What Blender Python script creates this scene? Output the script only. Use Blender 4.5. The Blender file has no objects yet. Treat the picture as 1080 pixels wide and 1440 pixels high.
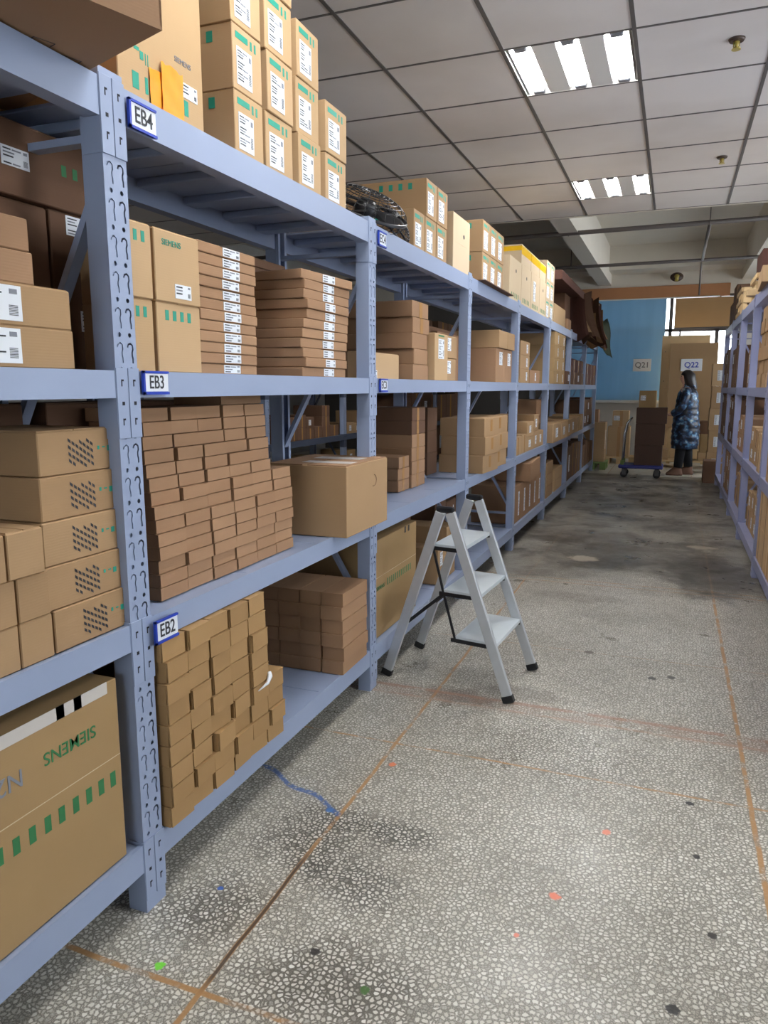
import bpy, bmesh, math, random
from mathutils import Vector, Matrix, Euler
random.seed(7)
C = bpy.context.scene.collection
PI = math.pi
# ------------------------------------------------------------------ materials
def newmat(name):
    m = bpy.data.materials.new(name); m.use_nodes = True
    nt = m.node_tree; b = nt.nodes['Principled BSDF']
    return m, nt, b
def srgb(r, g, b):
    f = lambda c: ((c/255+0.055)/1.055)**2.4 if c/255 > 0.04045 else c/255/12.92
    return (f(r), f(g), f(b), 1)
def plain(name, col, rough=0.5, metal=0.0, noise=0.08, scale=20, spec=0.5):
    m, nt, b = newmat(name); N = nt.nodes; L = nt.links
    tc = N.new('ShaderNodeTexCoord'); n = N.new('ShaderNodeTexNoise'); n.inputs['Scale'].default_value = scale
    n.inputs['Detail'].default_value = 4
    L.new(tc.outputs['Object'], n.inputs['Vector'])
    mx = N.new('ShaderNodeMix'); mx.data_type = 'RGBA'
    mx.inputs[6].default_value = tuple(c*(1-noise) for c in col[:3])+(1,)
    mx.inputs[7].default_value = tuple(min(1, c*(1+noise)) for c in col[:3])+(1,)
    L.new(n.outputs['Fac'], mx.inputs[0]); L.new(mx.outputs[2], b.inputs['Base Color'])
    b.inputs['Roughness'].default_value = rough; b.inputs['Metallic'].default_value = metal
    b.inputs['Specular IOR Level'].default_value = spec
    return m
def cardboard(name, c1, c2, rough=0.8):
    c1 = tuple(c*k for c, k in zip(c1[:3], (0.80,0.81,0.84)))+(1,); c2 = tuple(c*k for c, k in zip(c2[:3], (0.80,0.81,0.84)))+(1,)
    m, nt, b = newmat(name); N = nt.nodes; L = nt.links
    oi = N.new('ShaderNodeObjectInfo'); tc = N.new('ShaderNodeTexCoord')
    n = N.new('ShaderNodeTexNoise'); n.inputs['Scale'].default_value = 6; n.inputs['Detail'].default_value = 5
    L.new(tc.outputs['Object'], n.inputs['Vector'])
    ad = N.new('ShaderNodeMath'); ad.operation = 'MULTIPLY_ADD'; ad.inputs[1].default_value = 0.5
    L.new(n.outputs['Fac'], ad.inputs[0]); 
    hf = N.new('ShaderNodeMath'); hf.operation = 'MULTIPLY'; hf.inputs[1].default_value = 0.6
    L.new(oi.outputs['Random'], hf.inputs[0]); L.new(hf.outputs[0], ad.inputs[2])
    mx = N.new('ShaderNodeMix'); mx.data_type = 'RGBA'
    mx.inputs[6].default_value = c1; mx.inputs[7].default_value = c2
    L.new(ad.outputs[0], mx.inputs[0])
    w = N.new('ShaderNodeTexWave'); w.bands_direction = 'Z'; w.inputs['Scale'].default_value = 55; w.inputs['Distortion'].default_value = 1.5
    L.new(tc.outputs['Object'], w.inputs['Vector'])
    bp = N.new('ShaderNodeBump'); bp.inputs['Strength'].default_value = 0.04; bp.inputs['Distance'].default_value = 0.002
    L.new(w.outputs['Fac'], bp.inputs['Height']); L.new(bp.outputs['Normal'], b.inputs['Normal'])
    L.new(mx.outputs[2], b.inputs['Base Color']); b.inputs['Roughness'].default_value = rough
    b.inputs['Specular IOR Level'].default_value = 0.25
    return m
M = {}
M['kraft'] = cardboard('cardboard_kraft', srgb(168,134,96), srgb(184,150,110))
M['small'] = cardboard('cardboard_olive_brown', srgb(164,128,84), srgb(184,146,98))
M['tan'] = cardboard('cardboard_tan', srgb(196,162,118), srgb(206,172,130))
M['brown'] = cardboard('cardboard_brown', srgb(160,122,90), srgb(176,138,104))
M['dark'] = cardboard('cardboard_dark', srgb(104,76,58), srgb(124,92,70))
M['ochre'] = cardboard('cardboard_ochre', srgb(168,136,92), srgb(182,150,106))
M['pale'] = cardboard('cardboard_pale', srgb(212,188,152), srgb(222,198,164))
M['shaded_brown'] = cardboard('cardboard_shaded_brown', srgb(80,60,50), srgb(94,72,60))  # brown card with backlit shade put into its colour, for the trolley load
M['maroon'] = cardboard('cardboard_maroon', srgb(84,54,48), srgb(104,70,58))
M['steel'] = plain('blue_grey_painted_steel', srgb(144,157,184), 0.38, 0, 0.04, 8)
M['steel_r'] = plain('lavender_painted_steel', srgb(140,144,176), 0.4, 0, 0.04, 8)
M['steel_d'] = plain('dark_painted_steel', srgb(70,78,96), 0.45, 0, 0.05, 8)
M['hole'] = plain('slot_shadow', srgb(22,24,34), 0.8)
M['white'] = plain('white_paper', srgb(222,226,232), 0.6, 0, 0.03)
M['ink'] = plain('black_ink', srgb(40,42,48), 0.6)
M['greyink'] = plain('grey_print', srgb(120,124,134), 0.6)
M['green'] = plain('teal_print', srgb(24,140,118), 0.6, 0, 0.12, 60)
M['dgreen'] = plain('green_print', srgb(40,112,64), 0.6, 0, 0.15, 60)
M['orange'] = plain('orange_tape', srgb(236,148,24), 0.42, 0, 0.12, 30)
M['yellow'] = plain('yellow_tape', srgb(236,186,20), 0.3, 0, 0.08, 30)
M['cleartape'] = plain('clear_brown_tape', srgb(170,128,80), 0.22, 0, 0.08)
M['greytape'] = plain('grey_white_tape', srgb(196,190,184), 0.45, 0, 0.05)
M['tapemark'] = plain('tape_dark_patch', srgb(44,40,38), 0.5)
M['blue'] = plain('blue_plastic', srgb(30,60,170), 0.35)
M['black'] = plain('black_plastic', srgb(20,20,24), 0.4)
M['wire'] = plain('black_wire', srgb(26,26,30), 0.3)
M['alu'] = plain('brushed_aluminium', srgb(196,200,204), 0.36, 0.55, 0.06, 40)
M['tread'] = plain('white_tread', srgb(212,220,224), 0.35, 0.2, 0.03, 40)
M['concrete'] = plain('cream_painted_concrete', srgb(216,208,194), 0.8, 0, 0.05, 3)
M['plaster'] = plain('white_plaster', srgb(206,204,200), 0.8, 0, 0.05, 3)
M['wallgrey'] = plain('grey_plaster', srgb(160,157,152), 0.85, 0, 0.06, 3)
M['board'] = plain('orange_brown_board', srgb(186,130,88), 0.6, 0, 0.08, 5)
M['brownblind'] = plain('brown_blind', srgb(172,136,92), 0.7, 0, 0.06, 5)
M['frame'] = plain('dark_window_frame', srgb(70,66,66), 0.45)
M['pipe'] = plain('grey_brown_pipe', srgb(96,88,84), 0.5)
M['tbar'] = plain('ceiling_grid_bar', srgb(96,92,88), 0.6)
M['lampwhite'] = plain('white_enamel', srgb(226,224,218), 0.4, 0, 0.02)
M['lampend'] = plain('lamp_end_grey', srgb(120,122,128), 0.5)
M['wood'] = plain('pale_pine', srgb(206,176,130), 0.7, 0, 0.14, 18)
M['ply'] = plain('pale_plywood', srgb(214,182,136), 0.65, 0, 0.08, 12)
M['rubber'] = plain('black_rubber', srgb(18,18,20), 0.7)
M['chrome'] = plain('chrome_tube', srgb(206,208,212), 0.2, 0.9, 0.02)
M['navy'] = plain('navy_blue_deck', srgb(34,40,110), 0.5)
M['limegreen'] = plain('green_plastic', srgb(96,116,56), 0.5)
M['darkgreen'] = plain('dark_green_sheet', srgb(60,70,48), 0.55, 0, 0.15, 12)
M['skin'] = plain('skin', srgb(224,180,156), 0.5)
M['hair'] = plain('black_hair', srgb(34,26,26), 0.4, 0, 0.3, 60)
M['trousers'] = plain('black_cloth', srgb(20,20,26), 0.85)
M['boot'] = plain('brown_suede', srgb(104,74,58), 0.85)
M['brass'] = plain('yellow_brass', srgb(190,170,90), 0.35, 0.3)
M['darkbrown'] = plain('dark_brown_metal', srgb(70,54,44), 0.45)
# coat with a blotchy blue pattern
m, nt, b = newmat('patterned_blue_quilted_nylon'); N = nt.nodes; L = nt.links
tc = N.new('ShaderNodeTexCoord'); n = N.new('ShaderNodeTexNoise'); n.inputs['Scale'].default_value = 14; n.inputs['Detail'].default_value = 3
L.new(tc.outputs['Object'], n.inputs['Vector']); cr = N.new('ShaderNodeValToRGB'); L.new(n.outputs['Fac'], cr.inputs[0])
cr.color_ramp.elements[0].position = 0.44; cr.color_ramp.elements[0].color = srgb(22,26,38)
cr.color_ramp.elements[1].position = 0.72; cr.color_ramp.elements[1].color = srgb(196,204,196)
e = cr.color_ramp.elements.new(0.54); e.color = srgb(40,64,100)
e = cr.color_ramp.elements.new(0.63); e.color = srgb(84,134,170)
L.new(cr.outputs[0], b.inputs['Base Color']); b.inputs['Roughness'].default_value = 0.4
M['coat'] = m
# emissive tube
def emis(name, col, s):
    m, nt, b = newmat(name); b.inputs['Base Color'].default_value = col
    b.inputs['Emission Color'].default_value = col; b.inputs['Emission Strength'].default_value = s
    return m
M['tube'] = emis('lit_fluorescent_tube', (0.97, 0.985, 1.0, 1), 72)
# glass
m, nt, b = newmat('window_glass'); N = nt.nodes; L = nt.links
tr = N.new('ShaderNodeBsdfTransparent'); gl = N.new('ShaderNodeBsdfGlossy'); gl.inputs['Roughness'].default_value = 0.02
mx = N.new('ShaderNodeMixShader'); fr = N.new('ShaderNodeFresnel'); L.new(fr.outputs[0], mx.inputs[0])
L.new(tr.outputs[0], mx.inputs[1]); L.new(gl.outputs[0], mx.inputs[2]); L.new(mx.outputs[0], N['Material Output'].inputs[0])
M['glass'] = m
# roller blind, slightly translucent
m, nt, b = newmat('blue_roller_blind'); N = nt.nodes; L = nt.links
tc = N.new('ShaderNodeTexCoord'); mp = N.new('ShaderNodeMapping'); mp.inputs['Scale'].default_value = (5, 1, 0.5)
n = N.new('ShaderNodeTexNoise'); n.inputs['Scale'].default_value = 1.6; L.new(tc.outputs['Object'], mp.inputs[0]); L.new(mp.outputs[0], n.inputs['Vector'])
mx = N.new('ShaderNodeMix'); mx.data_type = 'RGBA'; mx.inputs[6].default_value = srgb(134,168,190); mx.inputs[7].default_value = srgb(150,184,204)
L.new(n.outputs['Fac'], mx.inputs[0])
df = N.new('ShaderNodeBsdfDiffuse'); tl = N.new('ShaderNodeBsdfTranslucent'); L.new(mx.outputs[2], df.inputs[0]); L.new(mx.outputs[2], tl.inputs[0])
ms = N.new('ShaderNodeMixShader'); ms.inputs[0].default_value = 0.30; L.new(df.outputs[0], ms.inputs[1]); L.new(tl.outputs[0], ms.inputs[2])
L.new(ms.outputs[0], N['Material Output'].inputs[0])
M['blind'] = m

# ceiling tile
m, nt, b = newmat('grey_mineral_ceiling_tile'); N = nt.nodes; L = nt.links
tc = N.new('ShaderNodeTexCoord'); n1 = N.new('ShaderNodeTexNoise'); n1.inputs['Scale'].default_value = 0.9; n1.inputs['Detail'].default_value = 5
n2 = N.new('ShaderNodeTexNoise'); n2.inputs['Scale'].default_value = 90
L.new(tc.outputs['Object'], n1.inputs['Vector']); L.new(tc.outputs['Object'], n2.inputs['Vector'])
cr = N.new('ShaderNodeValToRGB'); L.new(n1.outputs['Fac'], cr.inputs[0])
cr.color_ramp.elements[0].position = 0.3; cr.color_ramp.elements[0].color = srgb(204,196,188)
cr.color_ramp.elements[1].position = 0.6; cr.color_ramp.elements[1].color = srgb(224,218,212)
bp = N.new('ShaderNodeBump'); bp.inputs['Strength'].default_value = 0.08; bp.inputs['Distance'].default_value = 0.003
L.new(n2.outputs['Fac'], bp.inputs['Height']); L.new(bp.outputs[0], b.inputs['Normal'])
L.new(cr.outputs[0], b.inputs['Base Color']); b.inputs['Roughness'].default_value = 0.9
M['tile'] = m

# ---- terrazzo floor
def floor_mat():
    m, nt, b = newmat('terrazzo'); N = nt.nodes; L = nt.links
    tc = N.new('ShaderNodeTexCoord'); P = tc.outputs['Object']
    sep = N.new('ShaderNodeSeparateXYZ'); L.new(P, sep.inputs[0]); X, Y = sep.outputs[0], sep.outputs[1]
    def math_(op, a, b_=None, c=None, clamp=False):
        k = N.new('ShaderNodeMath'); k.operation = op; k.use_clamp = clamp
        for i, v in enumerate((a, b_, c)):
            if v is None: continue
            if isinstance(v, (int, float)): k.inputs[i].default_value = v
            else: L.new(v, k.inputs[i])
        return k.outputs[0]
    def noise(scale, detail=4, rough=0.5, vec=None, dist=0):
        k = N.new('ShaderNodeTexNoise'); k.inputs['Scale'].default_value = scale; k.inputs['Detail'].default_value = detail
        k.inputs['Roughness'].default_value = rough; k.inputs['Distortion'].default_value = dist
        L.new(vec or P, k.inputs['Vector']); return k.outputs['Fac']
    def mix(f, a, b_, mode='MIX'):
        k = N.new('ShaderNodeMix'); k.data_type = 'RGBA'; k.blend_type = mode
        if isinstance(f, (int, float)): k.inputs[0].default_value = f
        else: L.new(f, k.inputs[0])
        for i, v in ((6, a), (7, b_)):
            if isinstance(v, tuple): k.inputs[i].default_value = v
            else: L.new(v, k.inputs[i])
        return k.outputs[2]
    def smooth(v, lo, hi, a=0.0, b_=1.0):
        k = N.new('ShaderNodeMapRange'); k.interpolation_type = 'SMOOTHSTEP'
        L.new(v, k.inputs[0]); k.inputs[1].default_value = lo; k.inputs[2].default_value = hi
        k.inputs[3].default_value = a; k.inputs[4].default_value = b_; return k.outputs[0]
    def blot(x, y, rx, ry, st, c, edge=0.5, sc_=9):
        dx = math_('DIVIDE', math_('SUBTRACT', X, x), rx); dy = math_('DIVIDE', math_('SUBTRACT', Y, y), ry)
        d = math_('SQRT', math_('ADD', math_('MULTIPLY', dx, dx), math_('MULTIPLY', dy, dy)))
        d = math_('MULTIPLY_ADD', math_('SUBTRACT', noise(sc_, 4, 0.7), 0.5), 1.6, d)
        return smooth(d, 1-edge, 1+edge*0.4, st, 0), c
    # warp
    nz = N.new('ShaderNodeTexNoise'); nz.inputs['Scale'].default_value = 60; L.new(P, nz.inputs['Vector'])
    wv = N.new('ShaderNodeVectorMath'); wv.operation = 'MULTIPLY_ADD'; L.new(nz.outputs['Color'], wv.inputs[0])
    wv.inputs[1].default_value = (0.011, 0.011, 0.011); L.new(P, wv.inputs[2]); W = wv.outputs[0]
    def voro(scale, feat):
        k = N.new('ShaderNodeTexVoronoi'); k.feature = feat; k.inputs['Scale'].default_value = scale
        k.voronoi_dimensions = '2D'; L.new(W, k.inputs['Vector']); return k
    v1 = voro(78, 'DISTANCE_TO_EDGE'); v1c = voro(78, 'F1')
    chip = smooth(v1.outputs['Distance'], 0.10, 0.24)
    sc = N.new('ShaderNodeSeparateColor'); L.new(v1c.outputs['Color'], sc.inputs[0])
    chip = math_('MULTIPLY', chip, smooth(v1c.outputs['Distance'], 0.38, 0.56, 1, 0))
    chip = math_('MULTIPLY', chip, smooth(sc.outputs[0], 0.0, 0.3, 0.25, 1))
    v2 = voro(170, 'DISTANCE_TO_EDGE'); chip2 = smooth(v2.outputs['Distance'], 0.12, 0.25)
    matrix = mix(chip2, srgb(126,122,112), srgb(166,160,149))
    for bl in [(-0.90,1.76,0.17,0.17,0.7,srgb(50,46,38)), (-1.0,1.40,0.15,0.13,0.6,srgb(56,50,42)), (-0.72,1.62,0.16,0.10,0.6,srgb(48,46,42)),
               (-0.72,1.86,0.20,0.08,0.65,srgb(40,38,34)), (-0.62,1.28,0.22,0.14,0.7,srgb(72,66,56)), (-0.30,2.55,0.35,0.25,0.5,srgb(84,78,68))]:
        f, c = blot(*bl, 0.7, 7); matrix = mix(f, matrix, c)
    ccol = mix(sc.outputs[1], srgb(200,196,184), srgb(232,230,222))
    ccol = mix(math_('MULTIPLY', sc.outputs[2], 0.2), ccol, srgb(170,160,140))
    col = mix(chip, matrix, ccol)
    # large scale tone
    big = noise(1.1, 5, 0.6)
    col = mix(smooth(big, 0.35, 0.7, 0, 0.35), col, srgb(150,142,128), 'MULTIPLY')
    # far worn, darkened part
    fn = noise(1.6, 5, 0.6)
    yw = math_('MULTIPLY_ADD', fn, 1.6, Y)
    far = math_('MULTIPLY', smooth(yw, 5.6, 6.2), smooth(Y, 11.6, 11.7, 1, 0))
    lowchip = mix(0.65, col, srgb(140,134,122))
    lowchip = mix(smooth(noise(2.4, 6, 0.7, None, 0.6), 0.42, 0.62, 0.15, 0.8), lowchip, srgb(110,104,94), 'MULTIPLY')
    col = mix(far, col, lowchip)
    back = smooth(Y, 11.6, 11.7)
    col = mix(back, col, mix(noise(3), srgb(186,180,166), srgb(204,198,184)))
    # blotches: (x,y,rx,ry,strength,colour)
    for bl in [(-0.78,2.88,0.16,0.10,0.5,srgb(70,54,44)),
               (-0.3,5.9,0.75,0.55,0.55,srgb(58,52,46)), (0.3,5.5,0.35,0.7,0.7,srgb(44,42,40)),
               (-0.75,6.6,0.5,0.4,0.45,srgb(70,58,48)), (0.05,7.4,0.5,0.35,0.4,srgb(60,60,62)),
               (-0.6,8.6,0.5,0.9,0.3,srgb(80,80,78)), (-0.55,3.0,0.2,0.08,0.4,srgb(84,72,62)),
               (-0.5,4.6,0.3,0.12,0.3,srgb(96,78,64))]:
        f, c = blot(*bl); col = mix(f, col, mix(0.0, c, c) if False else c, 'MIX') if False else mix(f, col, c)
    for bl in [(-0.58,5.70,0.12,0.10,0.8,srgb(176,164,146)), (0.28,6.45,0.13,0.06,0.7,srgb(168,156,138))]:
        f, c = blot(*bl, 0.3, 16); col = mix(f, col, c)
    # joints
    wob = math_('MULTIPLY', math_('SUBTRACT', noise(5, 2), 0.5), 0.012)
    Xw = math_('ADD', X, wob); Yw = math_('ADD', Y, wob)
    brk = smooth(noise(14, 3, 0.6), 0.36, 0.52, 0.25, 1)
    def line(V, at, w, st, c):
        d = math_('ABSOLUTE', math_('SUBTRACT', V, at))
        return math_('MULTIPLY', smooth(d, w*0.6, w, st, 0), brk), c
    ora = srgb(168,126,80); 
    for V, at, w, st, c in [(Xw,-0.88,0.008,0.95,ora),(Xw,0.297,0.009,0.95,ora),(Xw,-2.06,0.008,0.9,ora),(Yw,1.165,0.009,0.95,ora),(Yw,2.385,0.007,0.8,ora),
                            (Yw,4.93,0.010,0.8,ora),(Yw,5.02,0.010,0.8,ora),(Yw,3.62,0.006,0.4,ora),(Yw,7.4,0.008,0.4,ora),
                            (Yw,-0.05,0.008,0.9,ora),
                            (Yw,2.81,0.012,0.45,srgb(176,140,116)),(Yw,2.89,0.016,0.6,srgb(158,112,88))]:
        f, cc = line(V, at, w, st, c); f = math_('MULTIPLY', f, math_('MULTIPLY_ADD', far, -0.85, 1.0)); col = mix(f, col, cc)
    # dark part of the left joint between the crossing and the blue mark
    dseg = math_('MULTIPLY', smooth(math_('ABSOLUTE', math_('SUBTRACT', Xw, -0.88)), 0.003, 0.006, 0.9, 0),
                 math_('MULTIPLY', smooth(Y, 1.15, 1.22), smooth(Y, 1.62, 1.76, 1, 0)))
    col = mix(dseg, col, srgb(70,58,48))
    red = math_('MULTIPLY', smooth(math_('ABSOLUTE', math_('SUBTRACT', Yw, 2.85)), 0.02, 0.09, 0.35, 0), smooth(noise(7,4,0.7), 0.35,0.6))
    col = mix(red, col, srgb(150,116,98))
    # blue marker squiggle from under the rack to the joint
    bx = math_('ADD', math_('MULTIPLY', math_('SINE', math_('MULTIPLY', X, 30)), 0.012), math_('MULTIPLY_ADD', X, -0.44, 1.512))
    bl_ = math_('MULTIPLY', smooth(math_('ABSOLUTE', math_('SUBTRACT', Y, bx)), 0.006, 0.016, 0.85, 0), math_('MULTIPLY', smooth(X,-0.89,-0.87,1,0), smooth(noise(60,2),0.3,0.5)))
    col = mix(bl_, col, srgb(58,92,150))
    # small specks
    def spot(x, y, r, c, sc_=70):
        return blot(x, y, r, r, 0.95, c, 0.25, sc_)
    for s in [(-1.009,1.196,0.013,srgb(120,220,60)),(-0.837,2.235,0.014,srgb(214,120,80)),(-0.111,2.092,0.014,srgb(222,130,104)),
              (-0.211,1.755,0.016,srgb(226,122,94)),(-0.276,1.582,0.008,srgb(222,130,110)),(0.12,2.344,0.013,srgb(20,20,22)),
              (0.072,1.487,0.016,srgb(34,34,34)),(0.134,2.062,0.010,srgb(30,30,30)),(-1.03,1.47,0.008,srgb(50,96,180)),
              (-0.92,1.9,0.012,srgb(60,110,170)),(-0.55,1.30,0.012,srgb(60,100,40)),(0.16,1.75,0.012,srgb(50,48,44)),
              (-0.02,3.38,0.02,srgb(50,46,44)),(0.06,3.42,0.02,srgb(50,46,44)),(-0.32,3.62,0.025,srgb(90,80,70)),(-0.70,1.36,0.012,srgb(40,36,34))]:
        f, c = spot(*s); col = mix(f, col, c)
    L.new(col, b.inputs['Base Color'])
    r = smooth(noise(3.0, 5, 0.7), 0.3, 0.7, 0.26, 0.46)
    r = math_('ADD', r, math_('MULTIPLY', far, 0.0)); L.new(r, b.inputs['Roughness'])
    b.inputs['Specular IOR Level'].default_value = 0.5
    return m
M['floor'] = floor_mat()

# ------------------------------------------------------------------ mesh helpers
def mesh_obj(name, bm, mats, parent=None, loc=(0,0,0), rot=(0,0,0), smooth=False):
    me = bpy.data.meshes.new(name); bm.normal_update(); bm.to_mesh(me); bm.free()
    if not isinstance(mats, (list, tuple)): mats = [mats]
    for m in mats: me.materials.append(m)
    if smooth:
        for p in me.polygons: p.use_smooth = True
    o = bpy.data.objects.new(name, me); C.objects.link(o)
    o.location = loc; o.rotation_euler = rot
    if parent: o.parent = parent
    return o
def inst(name, me, parent=None, loc=(0,0,0), rot=(0,0,0)):
    o = bpy.data.objects.new(name, me); C.objects.link(o); o.location = loc; o.rotation_euler = rot
    if parent: o.parent = parent
    return o
def tag(o, label, cat=None, group=None):
    o['label'] = label
    if cat: o['category'] = cat
    if group: o['group'] = group
    return o
def struct(o): o['kind'] = 'structure'; return o
def empty(name, loc, rz=0):
    o = bpy.data.objects.new(name, None); C.objects.link(o); o.location = loc; o.rotation_euler = (0,0,rz); o.empty_display_size = 0.1
    return o
def bbox(bm, x0, x1, y0, y1, z0, z1, mi=0, bev=0):
    vs = [bm.verts.new((x, y, z)) for x in (x0, x1) for y in (y0, y1) for z in (z0, z1)]
    fs = [(0,1,3,2),(4,6,7,5),(0,4,5,1),(2,3,7,6),(0,2,6,4),(1,5,7,3)]
    F = [bm.faces.new([vs[i] for i in f]) for f in fs]
    for f in F: f.material_index = mi
    if bev:
        ed = list({e for f in F for e in f.edges})
        r = bmesh.ops.bevel(bm, geom=ed, offset=bev, segments=1, affect='EDGES', profile=0.5)
        for f in r['faces']: f.material_index = mi
    return F
def bar(bm, p0, p1, w, t, up=(0,0,1), mi=0, bev=0):
    p0, p1 = Vector(p0), Vector(p1); d = (p1-p0).normalized(); s = d.cross(Vector(up))
    if s.length < 1e-5: s = d.cross(Vector((1,0,0)))
    s.normalize(); u = s.cross(d)
    vs = []
    for p in (p0, p1):
        for a, b_ in ((-1,-1),(1,-1),(1,1),(-1,1)):
            vs.append(bm.verts.new(p + s*a*w/2 + u*b_*t/2))
    F = [bm.faces.new([vs[i] for i in f]) for f in ((3,2,1,0),(4,5,6,7),(0,1,5,4),(1,2,6,5),(2,3,7,6),(3,0,4,7))]
    for f in F: f.material_index = mi
    if bev:
        bmesh.ops.bevel(bm, geom=list({e for f in F for e in f.edges}), offset=bev, segments=1, affect='EDGES')
def tube(bm, pts, r, n=8, mi=0, closed=False, radii=None):
    pts = [Vector(p) for p in pts]; rings = []
    m = len(pts)
    prev = None
    for i, p in enumerate(pts):
        a = pts[(i-1) % m] if (closed or i > 0) else p
        c = pts[(i+1) % m] if (closed or i < m-1) else p
        d = (c-a).normalized()
        if prev is None:
            s = d.cross(Vector((0,0,1)))
            if s.length < 1e-4: s = d.cross(Vector((1,0,0)))
        else: s = prev - d*prev.dot(d)
        s.normalize(); prev = s; u = d.cross(s)
        rr = radii[i] if radii else r
        rings.append([bm.verts.new(p + (s*math.cos(2*PI*k/n)+u*math.sin(2*PI*k/n))*rr) for k in range(n)])
    for i in range(m if closed else m-1):
        A, B = rings[i], rings[(i+1) % m]
        for k in range(n):
            f = bm.faces.new((A[k], A[(k+1) % n], B[(k+1) % n], B[k])); f.material_index = mi; f.smooth = True
    if not closed:
        bm.faces.new(list(reversed(rings[0]))).material_index = mi; bm.faces.new(rings[-1]).material_index = mi
def loft(bm, rings, n=20, mi=0, cap=True):
    # rings: (cx, cy, z, rx, ry)
    R = []
    for cx, cy, z, rx, ry in rings:
        R.append([bm.verts.new((cx+rx*math.cos(2*PI*k/n), cy+ry*math.sin(2*PI*k/n), z)) for k in range(n)])
    for A, B in zip(R, R[1:]):
        for k in range(n):
            f = bm.faces.new((A[k], A[(k+1) % n], B[(k+1) % n], B[k])); f.smooth = True; f.material_index = mi
    if cap:
        bm.faces.new(list(reversed(R[0]))); bm.faces.new(R[-1])
def curve_plate(outer, holes, thick):
    """flat plate in XY with real holes, returned as mesh (thickness along Z, centred)"""
    cu = bpy.data.curves.new('plate', 'CURVE'); cu.dimensions = '2D'; cu.fill_mode = 'BOTH'; cu.extrude = thick/2
    for poly in [outer]+holes:
        sp = cu.splines.new('POLY'); sp.points.add(len(poly)-1)
        for i, p in enumerate(poly): sp.points[i].co = (p[0], p[1], 0, 1)
        sp.use_cyclic_u = True
    o = bpy.data.objects.new('plate', cu); C.objects.link(o)
    bpy.context.view_layer.update()
    me = bpy.data.meshes.new_from_object(o); bpy.data.objects.remove(o); return me
def text_obj(name, s, size, mat, parent, loc, rot, shear=0, bold=0.0, xs=1.0):
    cu = bpy.data.curves.new(name, 'FONT'); cu.body = s; cu.size = size; cu.extrude = 0.0004; cu.align_x = 'CENTER'; cu.align_y = 'CENTER'; cu.offset = bold
    t = bpy.data.objects.new('tmp', cu); C.objects.link(t); bpy.context.view_layer.update()
    me = bpy.data.meshes.new_from_object(t); bpy.data.objects.remove(t)
    me.materials.clear(); me.materials.append(mat)
    if xs != 1.0:
        for v in me.vertices: v.co.x *= xs
    o = inst(name, me, parent, loc, rot); return o

ROTF = (PI/2, 0, PI/2)      # lettering on a face looking towards +X
ROTS = (PI/2, 0, 0)         # on a face looking towards -Y
# ------------------------------------------------------------------ cartons
def fpt(face, a, b_, dep, w, off):
    if face == 'F': return (dep/2+off, -w/2+a, b_)
    if face == 'S': return (-dep/2+a, -w/2-off, b_)
    if face == 'B': return (-dep/2-off, w/2-a, b_)
def frect(bm, face, a0, a1, b0, b1, dep, w, off, mi=0, sk=0.0):
    o0 = off-0.0008 if off > 0.001 else off*0.2
    q = [fpt(face, a0, b0, dep, w, off), fpt(face, a1, b0, dep, w, off), fpt(face, a1+sk, b1, dep, w, off), fpt(face, a0+sk, b1, dep, w, off)]
    r = [fpt(face, a0, b0, dep, w, 0), fpt(face, a1, b0, dep, w, 0), fpt(face, a1+sk, b1, dep, w, 0), fpt(face, a0+sk, b1, dep, w, 0)]
    V = [bm.verts.new(p) for p in q]; U = [bm.verts.new(p) for p in r]
    bm.faces.new(V).material_index = mi
    for i in range(4):
        bm.faces.new((V[i], U[i], U[(i+1)%4], V[(i+1)%4])).material_index = mi
_cm = {}
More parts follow.
